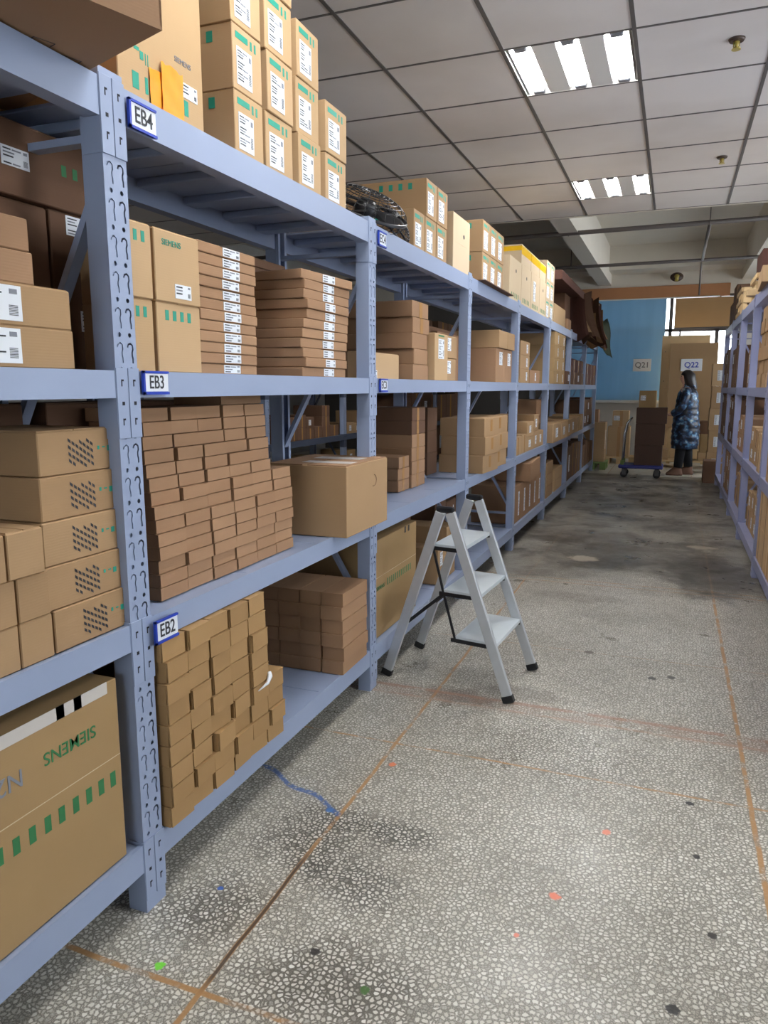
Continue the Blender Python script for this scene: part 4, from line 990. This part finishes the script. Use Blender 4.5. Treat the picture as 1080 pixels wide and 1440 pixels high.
# ------------------------------------------------------------------ room shell
Z0, Y0, Y1, XL, XRt = 3.0, -3.5, 14.5, -7.0, 3.6
def slab(name, x0, x1, y0, y1, z0, z1, mat):
    bm = bmesh.new(); bbox(bm, x0, x1, y0, y1, z0, z1); return struct(mesh_obj(name, bm, mat))
slab('floor', XL, XRt, Y0, Y1+0.2, -0.1, 0, M['floor'])
slab('wall_left', XL-0.2, XL, Y0, Y1, 0, 3.7, M['wallgrey'])
slab('wall_right', XRt, XRt+0.2, Y0, 1.0, 0, 3.7, M['wallgrey'])
slab('wall_right', XRt, XRt+0.2, 1.0, Y1, 0, 1.0, M['wallgrey']); slab('wall_right', XRt, XRt+0.2, 13.8, Y1, 1.0, 3.7, M['wallgrey']); slab('wall_right', XRt, XRt+0.2, 1.0, 13.8, 2.9, 3.7, M['wallgrey'])
t = struct(empty('fill_window_3', (XRt+0.1, 7.4, 0)))  # unseen window added in the right wall to let in fill daylight
bm = bmesh.new()
for y in (-6.37,-4.8,-3.2,-1.6,0,1.6,3.2,4.8,6.37): bbox(bm, -0.03, 0.03, y-0.03, y+0.03, 1.0, 2.9)
for z in (1.02,2.88): bbox(bm, -0.03, 0.03, -6.4, 6.4, z-0.025, z+0.025)
mesh_obj('window_frame', bm, M['frame'], t)
bm = bmesh.new(); bbox(bm, -0.003, 0.003, -6.4, 6.4, 1.0, 2.9); mesh_obj('window_glass', bm, M['glass'], t)
slab('wall_front', XL, XRt, Y0-0.2, Y0, 0, 0.9, M['wallgrey'])
slab('wall_front', XL, XRt, Y0-0.2, Y0, 2.4, 3.7, M['wallgrey'])
slab('wall_front', XL, -2.0, Y0-0.2, Y0, 0.9, 2.4, M['wallgrey'])
slab('wall_front', 1.0, XRt, Y0-0.2, Y0, 0.9, 2.4, M['wallgrey'])
t = struct(empty('fill_window_2', (0, Y0-0.1, 0)))  # unseen window added behind the camera as frontal fill light
bm = bmesh.new()
for x in (-1.98,-0.5,0.98): bbox(bm, x-0.03, x+0.03, -0.03, 0.03, 0.9, 2.4)
for z in (0.92,2.38): bbox(bm, -2.0, 1.0, -0.03, 0.03, z-0.025, z+0.025)
mesh_obj('window_frame', bm, M['frame'], t)
bm = bmesh.new(); bbox(bm, -2.0, 1.0, -0.003, 0.003, 0.9, 2.4); mesh_obj('window_glass', bm, M['glass'], t)
# suspended ceiling with openings for the light fittings
GX, GY = 0.645, 0.66; gx0, gy0 = -0.29, 4.08
FX = [(-0.935, 4.08), (-0.935, 6.72), (-0.935, 1.44), (-3.515, 6.72), (1.645, 4.08), (1.645, 6.72), (1.645, 1.44)]
bm = bmesh.new()
ix0 = -11; ix1 = 6; iy0 = -11; iy1 = 6
holes = {(round((fx-gx0)/GX), round((fy-gy0)/GY)) for fx, fy in FX}
for i in range(ix0, ix1):
    for j in range(iy0, iy1):
        if (i, j) in holes: continue
        x = gx0+i*GX; y = gy0+j*GY
        if x+GX > XRt or x < XL: pass
        bbox(bm, x+0.004, x+GX-0.004, y+0.004, y+GY-0.004, Z0, Z0+0.015)
struct(mesh_obj('ceiling', bm, M['tile']))
bm = bmesh.new()
for i in range(ix0, ix1+1): bbox(bm, gx0+i*GX-0.010, gx0+i*GX+0.010, gy0+iy0*GY, gy0+iy1*GY, Z0-0.004, Z0+0.002)
for j in range(iy0, iy1+1): bbox(bm, gx0+ix0*GX, gx0+ix1*GX, gy0+j*GY-0.007, gy0+j*GY+0.007, Z0-0.003, Z0+0.001)
struct(mesh_obj('trim_1', bm, M['tbar']))
yC = gy0+iy1*GY
slab('trim_2', XL, XRt, yC, yC+0.03, Z0-0.01, 3.7, M['concrete'])
slab('trim_3', XL-0.2, XRt+0.2, Y0-0.2, Y1+0.3, 3.7, 3.9, M['concrete'])          # concrete slab above
slab('trim_4', -1.42, -1.20, yC+0.04, Y1, 3.12, 3.7, M['concrete'])        # beam along the aisle
slab('trim_5', 0.95, 1.35, yC+0.04, Y1, 3.12, 3.7, M['concrete'])
slab('trim_8', XL, XRt, 13.9, Y1, 3.30, 3.7, M['concrete'])
# back wall pieces around the window band
M['darkened_wall'] = plain('darkened_plaster', srgb(92,88,84), 0.85, 0, 0.06, 3)  # darkness seen through the racks put into this wall colour
slab('wall_back', -1.95, XRt, Y1, Y1+0.2, 0, 1.03, M['plaster'])
slab('wall_back', XL, -1.95, Y1, Y1+0.2, 0, 1.03, M['darkened_wall'])
slab('wall_back', XL, XRt, Y1, Y1+0.2, 2.90, 3.7, M['concrete'])
slab('wall_back', XL, -1.95, Y1, Y1+0.2, 1.03, 2.90, M['darkened_wall'])
slab('wall_back', 0.98, XRt, Y1, Y1+0.2, 1.03, 2.90, M['plaster'])
slab('trim_6', -2.6, 0.78, Y1-0.03, Y1-0.001, 2.86, 3.07, M['board'])
slab('trim_7', -1.8, 0.62, Y1-0.06, Y1-0.03, 2.845, 2.865, M['lampwhite'])
# window
t = struct(empty('window_1', (0, Y1+0.06, 0)))
bm = bmesh.new()
for x in (-1.93,-0.15,0.62,0.96): bbox(bm, x-0.03, x+0.03, -0.03, 0.03, 1.03, 2.90)
for z in (1.05,2.30,2.88): bbox(bm, -1.95, 0.98, -0.03, 0.03, z-0.025, z+0.025)
bbox(bm, 0.0, 0.03, -0.03, 0.03, 1.05, 2.30)
mesh_obj('window_frame', bm, M['frame'], t)
bm = bmesh.new(); bbox(bm, -1.95, 0.98, -0.003, 0.003, 1.03, 2.90); mesh_obj('window_glass', bm, M['glass'], t)
bm = bmesh.new(); bbox(bm, -1.95, 0.98, -0.17, 0.0, 1.005, 1.03); mesh_obj('window_sill', bm, M['lampwhite'], t)
t = empty('roller_blind', (-1.2, Y1-0.05, 1.035)); tag(t, 'large blue roller blind lowered over the back window', 'blind')
bm = bmesh.new(); bbox(bm, -0.76, 0.965, -0.002, 0.002, 0.02, 1.83); mesh_obj('blind_fabric', bm, M['blind'], t)
bm = bmesh.new(); bbox(bm, -0.76, 0.965, -0.008, 0.008, 0.0, 0.025); mesh_obj('bottom_rail', bm, M['lampwhite'], t)
t = empty('roller_blind', (0.4, Y1-0.05, 2.33)); tag(t, 'half-raised brown roller blind right of the blue one', 'blind')
bm = bmesh.new(); bbox(bm, -0.49, 0.6, -0.003, 0.003, 0.0, 0.51); mesh_obj('blind_fabric', bm, M['brownblind'], t)
bm = bmesh.new(); bbox(bm, -0.49, 0.6, -0.009, 0.009, -0.015, 0.008); mesh_obj('bottom_rail', bm, M['frame'], t)
# ceiling lights
def light(x, y, label):
    t = empty('ceiling_light', (x+GX/2, y+GY/2, Z0)); tag(t, label, 'ceiling light', 'recessed ceiling lights')
    a, b_ = GX/2-0.012, GY/2-0.010
    bm = bmesh.new(); bbox(bm, -a, a, -b_, b_, 0.085, 0.095)
    bbox(bm, -a-0.004, -a, -b_, b_, -0.002, 0.09); bbox(bm, a, a+0.004, -b_, b_, -0.002, 0.09); bbox(bm, -a, a, -b_-0.004, -b_, -0.002, 0.09); bbox(bm, -a, a, b_, b_+0.004, -0.002, 0.09)
    mesh_obj('housing', bm, M['lampwhite'], t)
    bm = bmesh.new()
    for c_ in (-0.1175, 0.1175): bbox(bm, c_-0.058, c_+0.058, -b_+0.001, b_-0.001, 0.0, 0.02)
    mesh_obj('white_panel', bm, M['lampwhite'], t)
    for c_ in (-0.238, 0.0, 0.238):
        bm = bmesh.new()
        for s in (-1, 1):
            vs = [bm.verts.new(p) for p in ((c_+s*0.057,-b_+0.002,0.004),(c_+s*0.057,b_-0.002,0.004),(c_+s*0.030,b_-0.002,0.070),(c_+s*0.030,-b_+0.002,0.070))]
            bm.faces.new(vs)
        vs = [bm.verts.new(p) for p in ((c_-0.030,-b_+0.002,0.070),(c_+0.030,-b_+0.002,0.070),(c_+0.030,b_-0.002,0.070),(c_-0.030,b_-0.002,0.070))]
        bm.faces.new(vs)
        rf = mesh_obj('reflector', bm, M['lampwhite'], t)
        bm = bmesh.new(); tube(bm, [(c_,-b_+0.05,0.018),(c_,b_-0.05,0.018)], 0.018, 12); mesh_obj('fluorescent_tube', bm, M['tube'], rf)
        for s in (-1,1):
            bm = bmesh.new(); bbox(bm, c_-0.032, c_+0.032, s*(b_-0.028)-0.024, s*(b_-0.028)+0.024, -0.004, 0.034, 0, 0.006)
            mesh_obj('lamp_holder', bm, M['lampend'], rf)
    return t
ll = ['lit three-tube ceiling light nearer the camera above the aisle', 'lit three-tube ceiling light farther down the aisle', 'three-tube ceiling light above the aisle over the camera',
      'added unseen three-tube ceiling light over the next aisle on the left',  # side-aisle fittings are added out of view to raise the overall brightness
      'added unseen three-tube ceiling light beyond the right rack, middle one','added unseen three-tube ceiling light beyond the right rack, far one','added unseen three-tube ceiling light beyond the right rack, near one']
for (x, y), l_ in zip(FX, ll): light(x, y, l_)
# sprinklers
for i, (x, y, l_) in enumerate([(0.180,4.38,'nearer brown sprinkler head on the ceiling'),(0.222,6.44,'farther brown sprinkler head on the ceiling')]):
    t = empty('sprinkler', (x, y, Z0)); tag(t, l_, 'sprinkler', 'ceiling sprinklers')
    bm = bmesh.new(); loft(bm, [(0,0,-0.012,0.034,0.034),(0,0,0.0,0.040,0.040)], 16); mesh_obj('ceiling_plate', bm, M['darkbrown'], t)
    bm = bmesh.new(); loft(bm, [(0,0,-0.040,0.008,0.008),(0,0,-0.012,0.012,0.012)], 10); loft(bm, [(0,0,-0.050,0.022,0.022),(0,0,-0.046,0.022,0.022)], 12)
    tube(bm, [(-0.012,0,-0.012),(-0.014,0,-0.035),(0,0,-0.048)], 0.003, 6); tube(bm, [(0.012,0,-0.012),(0.014,0,-0.035),(0,0,-0.048)], 0.003, 6)
    mesh_obj('spray_head', bm, M['brass'], t)
# pipes
def pipe(label, pts, r, hang=(), zt=3.7):
    t = empty('pipe', pts[0]); tag(t, label, 'pipe', 'pipes under the concrete slab')
    P0 = Vector(pts[0]); bm = bmesh.new(); tube(bm, [Vector(p)-P0 for p in pts], r, 10); mesh_obj('pipe_run', bm, M['pipe'], t)
    for h in hang:
        q = Vector(h)-P0; bm = bmesh.new(); bar(bm, q, (q.x, q.y, zt-P0.z), 0.03, 0.01); tube(bm, [q+Vector((0,(r+0.004)*math.cos(k*PI/6),(r+0.004)*math.sin(k*PI/6))) for k in range(12)], 0.005, 5, closed=True); mesh_obj('pipe_hanger', bm, M['pipe'], t)
pipe('long grey pipe hung below the slab, nearer of the two', [(-6.9,9.5,3.085),(3.5,9.5,3.145)], 0.026, [(-1.31,9.5,3.118),(0.25,9.5,3.127)])
pipe('long grey pipe hung below the slab, farther of the two', [(-6.9,12.0,3.10),(3.5,12.0,3.10)], 0.024, [(-1.6,12.0,3.10)], 3.7)
pipe('short connecting pipe between the two long pipes, right of centre', [(0.25,9.52,3.115),(0.25,11.98,3.10)], 0.02)
pipe('thin drop pipe hanging from the farther long pipe', [(0.24,12.022,3.095),(0.24,12.10,3.02),(0.24,12.12,2.62)], 0.012)
t = empty('wall_siren', (-0.095, Y1-0.12, 3.17)); tag(t, 'small dark horn-shaped siren with yellow centre above the brown board', 'siren')
bm = bmesh.new(); loft(bm, [(0,0,0,0.05,0.05),(0,0,0.05,0.09,0.07),(0,0,0.10,0.11,0.08),(0,0,0.13,0.04,0.04)], 14); bmesh.ops.rotate(bm, verts=bm.verts, cent=(0,0,0), matrix=Matrix.Rotation(PI/2*0.9,3,'X')); mesh_obj('siren_body', bm, M['darkbrown'], t)
bm = bmesh.new(); loft(bm, [(0,-0.11,-0.06,0.03,0.02),(0,-0.12,0.03,0.045,0.03),(0,-0.11,0.06,0.02,0.02)], 12); mesh_obj('siren_lens', bm, M['brass'], t)
bm = bmesh.new(); bbox(bm, -0.03,0.03,0.0,0.118,-0.02,0.02); mesh_obj('wall_bracket', bm, M['darkbrown'], t)

# ------------------------------------------------------------------ back of the room
def placard(label, s, x, y, z, w, h, rz=0):
    t = empty('location_placard', (x, y, z), rz); tag(t, label, 'sign', 'white area placards at the back')
    bm = bmesh.new(); bbox(bm, -w/2, w/2, -0.004, 0.004, -h/2, h/2, 0, 0.001); mesh_obj('board', bm, M['white'], t)
    text_obj('lettering', s, h*0.62, M['blue'] if s == 'Q22' else M['greyink'], t, (0,-0.005,0), (PI/2,0,0), bold=0.002)
placard('white Q21 placard hanging on the blue blind', 'Q21', -0.59, Y1-0.066, 1.69, 0.31, 0.22)
placard('white Q22 placard on the tall brown board', 'Q22', 0.225, 13.5855, 1.66, 0.33, 0.20, 0.0)
t = empty('packing_panel', (0.0, 13.75, 0)); tag(t, 'tall brown cardboard-faced panel standing on end before the window', 'panel')
bm = bmesh.new(); bbox(bm, -0.12, 0.62, -0.16, 0.0, 0.62, 2.02, 0, 0.004); mesh_obj('cardboard_face', bm, M['kraft'], t)
bm = bmesh.new()
for x in (-0.05,0.5): bbox(bm, x-0.03, x+0.03, -0.13, -0.03, 0.0, 0.62)
mesh_obj('support_leg', bm, M['wood'], t)
t = empty('plywood_crate_board', (-0.16, 13.96, 0)); tag(t, 'pale plywood board standing behind the brown panel', 'plywood board')
bm = bmesh.new(); bbox(bm, -0.10, 0.66, 0.0, 0.10, 0.0, 2.17, 0, 0.004); mesh_obj('plywood_sheet', bm, M['ply'], t)
bm = bmesh.new(); 
for z in (0.9,1.4,1.9): tube(bm, [(-0.04,-0.001,z),(-0.04,-0.004,z)], 0.008, 8)
mesh_obj('screw_head', bm, M['frame'], t)
def pallet(label, x, y, w, d, rz=0, mat='wood'):
    t = empty('pallet', (x, y, 0), rz); tag(t, label, 'pallet', 'pallets at the back')
    for k in range(5):
        bm = bmesh.new(); yc = -d/2+0.05+k*(d-0.10)/4; bbox(bm, -w/2, w/2, yc-0.045, yc+0.045, 0.10, 0.12); mesh_obj('deck_board', bm, M[mat], t)
    for sx in (-1,0,1):
        for sy in (-1,0,1):
            bm = bmesh.new(); bbox(bm, sx*(w/2-0.05)-0.045, sx*(w/2-0.05)+0.045, sy*(d/2-0.05)-0.045, sy*(d/2-0.05)+0.045, 0.015, 0.10); mesh_obj('block', bm, M[mat], t)
    for sx in (-1,0,1):
        bm = bmesh.new(); bbox(bm, sx*(w/2-0.05)-0.045, sx*(w/2-0.05)+0.045, -d/2, d/2, 0.0, 0.015); mesh_obj('bottom_board', bm, M[mat], t)
pallet('wooden pallet under three tan boxes below the blue blind', -0.83, 13.45, 0.50, 0.5)
pallet('wooden pallet behind the person holding low boxes', 0.15, 13.10, 0.95, 0.5)
pallet('green-edged pallet at the end of the left rack', -1.17, 12.40, 0.42, 0.5, 0, 'limegreen')
def fbox(label, x0, x1, y0, y1, z0, h, mat, decos=(), grp=None, yaw=0):
    return carton(label, x1, x1-x0, y0, y1, z0, h, mat, grp, yaw, decos)
for r, (a, b_, h) in enumerate(((-1.04,-0.68,0.255),(-1.04,-0.68,0.255),(-0.97,-0.71,0.26))):
    fbox('tan box on the pallet below the blue blind, %s of three' % ('bottom','middle','top')[r], a, b_, 13.25, 13.62, 0.121+[0,0.258,0.516][r], h, 'tan', [('tape','S',((b_-a)*0.45,0,0.05,h,'cleartape'))]+([('label','S',(0.02,0.10,0.10,0.08))] if r == 2 else []), 'tan boxes below the blue blind')
fbox('low tan box on the pallet left of the person legs', -0.30,-0.05,12.95,13.3,0.121,0.17,'tan')
fbox('low tan box on the pallet right of the person legs', 0.40,0.60,12.95,13.3,0.121,0.13,'tan')
fbox('tall tan box right of the person on the pallet', 0.42,0.60,12.96,13.3,0.253,0.30,'ochre')
fbox('brown box on the pile right of the person', 0.40,0.56,12.96,13.25,0.556,0.20,'dark')
fbox('large wooden-coloured carton on the green pallet at the left', -1.36,-1.0,12.25,12.6,0.121,0.62,'kraft', [('label','F',(0.1,0.2,0.05,0.3))])
fbox('small carton on the large one by the left rack end', -1.26,-1.12,12.3,12.55,0.744,0.20,'brown')
fbox('dark bundle beyond the large carton at the left rack end', -1.20,-1.06,12.95,13.2,0.0,0.72,'maroon')
for r in range(5):
    h = 0.325
    fbox('upright carton in the tall stack at the right rack end, %s' % ORD[r], 0.50+0.01*(r%2),0.80,12.2,12.5,0.0+r*(h+0.003),h,'kraft' if r < 4 else 'tan',[('label','S',(0.07,0.08,0.08,0.15))],'tall stack at the right rack end')
fbox('brown box standing on the floor at the end of the right rack', 0.42,0.62,10.95,11.3,0.0,0.30,'dark')
# ------------------------------------------------------------------ platform trolley
t = empty('platform_trolley', (-0.40, 11.42, 0)); tag(t, 'blue platform trolley with chrome handle carrying brown boxes', 'trolley')
bm = bmesh.new(); bbox(bm, -0.31, 0.30, -0.21, 0.21, 0.135, 0.185, 0, 0.012); mesh_obj('platform', bm, M['navy'], t)
bm = bmesh.new(); tube(bm, [(-0.26,-0.16,0.18),(-0.25,-0.16,0.60),(-0.22,-0.15,0.78),(-0.17,-0.12,0.85),(-0.16,0.0,0.86),(-0.17,0.12,0.85),(-0.22,0.15,0.78),(-0.25,0.16,0.60),(-0.26,0.16,0.18)], 0.014, 8); mesh_obj('handle', bm, M['chrome'], t)
bm = bmesh.new()
for s in (-1,1): bbox(bm, -0.285,-0.235,s*0.16-0.025,s*0.16+0.025,0.185,0.25,0,0.006)
mesh_obj('handle_socket', bm, M['limegreen'], t)
for sx in (-0.23,0.22):
    for sy in (-0.15,0.15):
        bm = bmesh.new(); tube(bm, [(sx,sy-0.016,0.05),(sx,sy+0.016,0.05)], 0.05, 16); wl = mesh_obj('wheel', bm, M['rubber'], t)
        bm = bmesh.new(); bbox(bm, sx-0.03,sx+0.03,sy-0.024,sy-0.018,0.04,0.135); bbox(bm, sx-0.03,sx+0.03,sy+0.018,sy+0.024,0.04,0.135); bbox(bm, sx-0.03,sx+0.03,sy-0.024,sy+0.024,0.125,0.135); mesh_obj('caster_fork', bm, M['frame'], wl)
z = 0.186
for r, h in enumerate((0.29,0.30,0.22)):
    fbox('shade-darkened brown box on the platform trolley, %s of three' % ('bottom','middle','top')[r], -0.50+0.0*r, -0.125+0.02*r, 11.25, 11.60, z, h, 'shaded_brown', (), 'shade-darkened boxes on the trolley'); z += h+0.004
fbox('small tan box with white label on top of the trolley load', -0.475, -0.245, 11.28, 11.55, z, 0.235, 'ochre', [('label','S',(0.02,0.10,0.07,0.07))])

# ------------------------------------------------------------------ person
def skin_mesh(name, verts, edges, radii, mat, parent, root=0, sub=2):
    me = bpy.data.meshes.new(name); me.from_pydata([tuple(v) for v in verts], edges, []); o = bpy.data.objects.new(name, me); C.objects.link(o)
    md = o.modifiers.new('s', 'SKIN'); 
    for i, sv in enumerate(me.skin_vertices[0].data):
        r = radii[i]; sv.radius = (r, r) if not isinstance(r, tuple) else r; sv.use_root = (i == root)
    md.use_smooth_shade = True; sb = o.modifiers.new('d', 'SUBSURF'); sb.levels = sub; sb.render_levels = sub
    bpy.context.view_layer.update(); dg = bpy.context.evaluated_depsgraph_get()
    m2 = bpy.data.meshes.new_from_object(o.evaluated_get(dg)); bpy.data.objects.remove(o); bpy.data.meshes.remove(me)
    m2.materials.clear(); m2.materials.append(mat)
    for p in m2.polygons: p.use_smooth = True
    return inst(name, m2, parent)
pp = empty('person', (0.16, 11.88, 0)); tag(pp, 'person with long dark hair in a long patterned blue coat beside the trolley', 'person')
V, E_, Rr = [], [], []
def av(p, r, par=None):
    V.append(Vector(p)); Rr.append(r)
    if par is not None: E_.append((par, len(V)-1))
    return len(V)-1
# faces towards -X
pel = av((0,0,0.82), (0.13,0.10)); sp = av((0.0,0,1.02), (0.115,0.09), pel); ch = av((-0.005,0,1.20), (0.13,0.095), sp); nk = av((-0.01,0,1.315), 0.045, ch)
h1 = av((-0.025,0,1.37), 0.062, nk); h2 = av((-0.03,0,1.44), 0.084, h1); h3 = av((-0.022,0,1.495), 0.066, h2)
for s in (-1, 1):
    hip = av((0.0,s*0.085,0.76), 0.085, pel); fx = -0.06 if s < 0 else 0.09
    kn = av((fx*0.6,s*0.085,0.44), 0.055, hip); an = av((fx,s*0.085,0.09), 0.035, kn); to = av((fx-0.10,s*0.09,0.035), 0.030, an)
    sh = av((-0.005,s*0.165,1.255), 0.055, ch); el = av((-0.05,s*0.21,1.01), 0.040, sh); wr = av((-0.175,s*0.155,0.90), 0.025, el)
    pm = av((-0.225,s*0.135,0.895), (0.030,0.016), wr)
    for k, (dy, ln) in enumerate(((-0.026,0.050),(-0.009,0.058),(0.009,0.055),(0.026,0.042))):
        f1 = av((-0.250,s*0.135+dy,0.892), 0.009, pm); f2 = av((-0.250-ln*0.5,s*0.135+dy,0.880), 0.008, f1); av((-0.250-ln*0.8,s*0.135+dy,0.858), 0.007, f2)
    th = av((-0.215,s*(0.135-0.038),0.905), 0.009, pm); av((-0.245,s*(0.135-0.055),0.898), 0.008, th)
body = skin_mesh('body', V, E_, Rr, M['skin'], pp)
# face details
bm = bmesh.new(); loft(bm, [(-0.094,0,1.410,0.010,0.012),(-0.102,0,1.418,0.014,0.012),(-0.092,0,1.452,0.008,0.008)], 8); mesh_obj('nose', bm, M['skin'], pp)
bm = bmesh.new()
for s in (-1,1): loft(bm, [(-0.086,s*0.030,1.447,0.006,0.010),(-0.089,s*0.030,1.452,0.007,0.012),(-0.086,s*0.030,1.457,0.006,0.010)], 8)
mesh_obj('eyes', bm, M['ink'], pp)
bm = bmesh.new(); loft(bm, [(-0.080,0,1.388,0.008,0.016),(-0.083,0,1.393,0.009,0.020),(-0.080,0,1.398,0.008,0.016)], 8); mesh_obj('mouth', bm, plain('lips', srgb(176,100,96)), pp)
bm = bmesh.new(); loft(bm, [(0.085,0,1.22,0.035,0.070),(0.075,0,1.28,0.065,0.095),(0.040,0,1.34,0.090,0.100),(0.012,0,1.42,0.098,0.100),(0.002,0,1.48,0.098,0.092),(-0.006,0,1.52,0.070,0.065),(-0.006,0,1.545,0.030,0.03)], 22)
for v_ in bm.verts:
    if v_.co.x < -0.055 and v_.co.z < 1.47: v_.co.x = -0.045
mesh_obj('hair', bm, M['hair'], pp, smooth=True)
# coat: loft with quilt ridges
bm = bmesh.new(); R0 = []
prof = [(0.40,0.185,0.195),(0.55,0.195,0.200),(0.75,0.190,0.195),(0.90,0.175,0.185),(1.02,0.162,0.178),(1.14,0.152,0.178),(1.23,0.128,0.172),(1.285,0.085,0.120),(1.315,0.070,0.075),(1.345,0.072,0.072)]
rings = []
for (z0_, a0, b0), (z1_, a1, b1) in zip(prof, prof[1:]):
    n_ = max(1, int((z1_-z0_)/0.03))
    for k in range(n_):
        f = k/n_; q = 1+0.035*math.sin(2*PI*(z0_+(z1_-z0_)*f)/0.09); rings.append((0.015,0,z0_+(z1_-z0_)*f,(a0+(a1-a0)*f)*q,(b0+(b1-b0)*f)*q))
rings.append((0.015,0,1.345,0.072,0.072)); loft(bm, rings, 28)
for s in (-1,1):
    pts = [(0.0,s*0.13,1.25),(-0.01,s*0.19,1.18),(-0.05,s*0.215,1.02),(-0.11,s*0.185,0.945),(-0.178,s*0.155,0.905)]
    tube(bm, pts, 0.06, 14, radii=[0.062,0.066,0.060,0.054,0.044])
mesh_obj('coat', bm, M['coat'], pp, smooth=True)
bm = bmesh.new(); loft(bm, [(0.075,0,1.26,0.03,0.08),(0.085,0,1.30,0.05,0.10),(0.06,0,1.345,0.05,0.09),(0.04,0,1.36,0.03,0.06)], 16); mesh_obj('hood', bm, M['coat'], pp, smooth=True)
bm = bmesh.new()
for s in (-1,1):
    fx = -0.06 if s < 0 else 0.09
    tube(bm, [(0.0,s*0.082,0.78),(fx*0.6,s*0.085,0.44),(fx*0.95,s*0.085,0.12)], 0.08, 14, radii=[0.088,0.075,0.062])
mesh_obj('trousers', bm, M['trousers'], pp, smooth=True)
for s in (-1,1):
    fx = -0.06 if s < 0 else 0.09
    bm = bmesh.new(); loft(bm, [(fx-0.045,s*0.087,0.0,0.115,0.045),(fx-0.045,s*0.087,0.03,0.118,0.048),(fx-0.03,s*0.087,0.07,0.090,0.045),(fx,s*0.086,0.13,0.055,0.048)], 18)
    mesh_obj('boot', bm, M['boot'], pp, smooth=True)

# ------------------------------------------------------------------ world, camera, view
w = bpy.data.worlds.new('sky'); bpy.context.scene.world = w; w.use_nodes = True
bg = w.node_tree.nodes['Background']; bg.inputs[0].default_value = (0.86,0.93,1.0,1); bg.inputs[1].default_value = 5.0
cam = bpy.data.cameras.new('camera'); co = bpy.data.objects.new('camera', cam); C.objects.link(co)
cam.sensor_fit = 'VERTICAL'; cam.sensor_height = 36.0; cam.sensor_width = 27.0; cam.lens = 26.0
co.location = (0,0,1.29); co.rotation_euler = (math.radians(90-9.5516), 0, math.radians(21.2444))
cam.clip_start = 0.05; cam.clip_end = 100
bpy.context.scene.camera = co
vs = bpy.context.scene.view_settings; vs.view_transform = 'Standard'; vs.look = 'None'; vs.gamma = 1; vs.use_curve_mapping = False; vs.exposure = 0.6
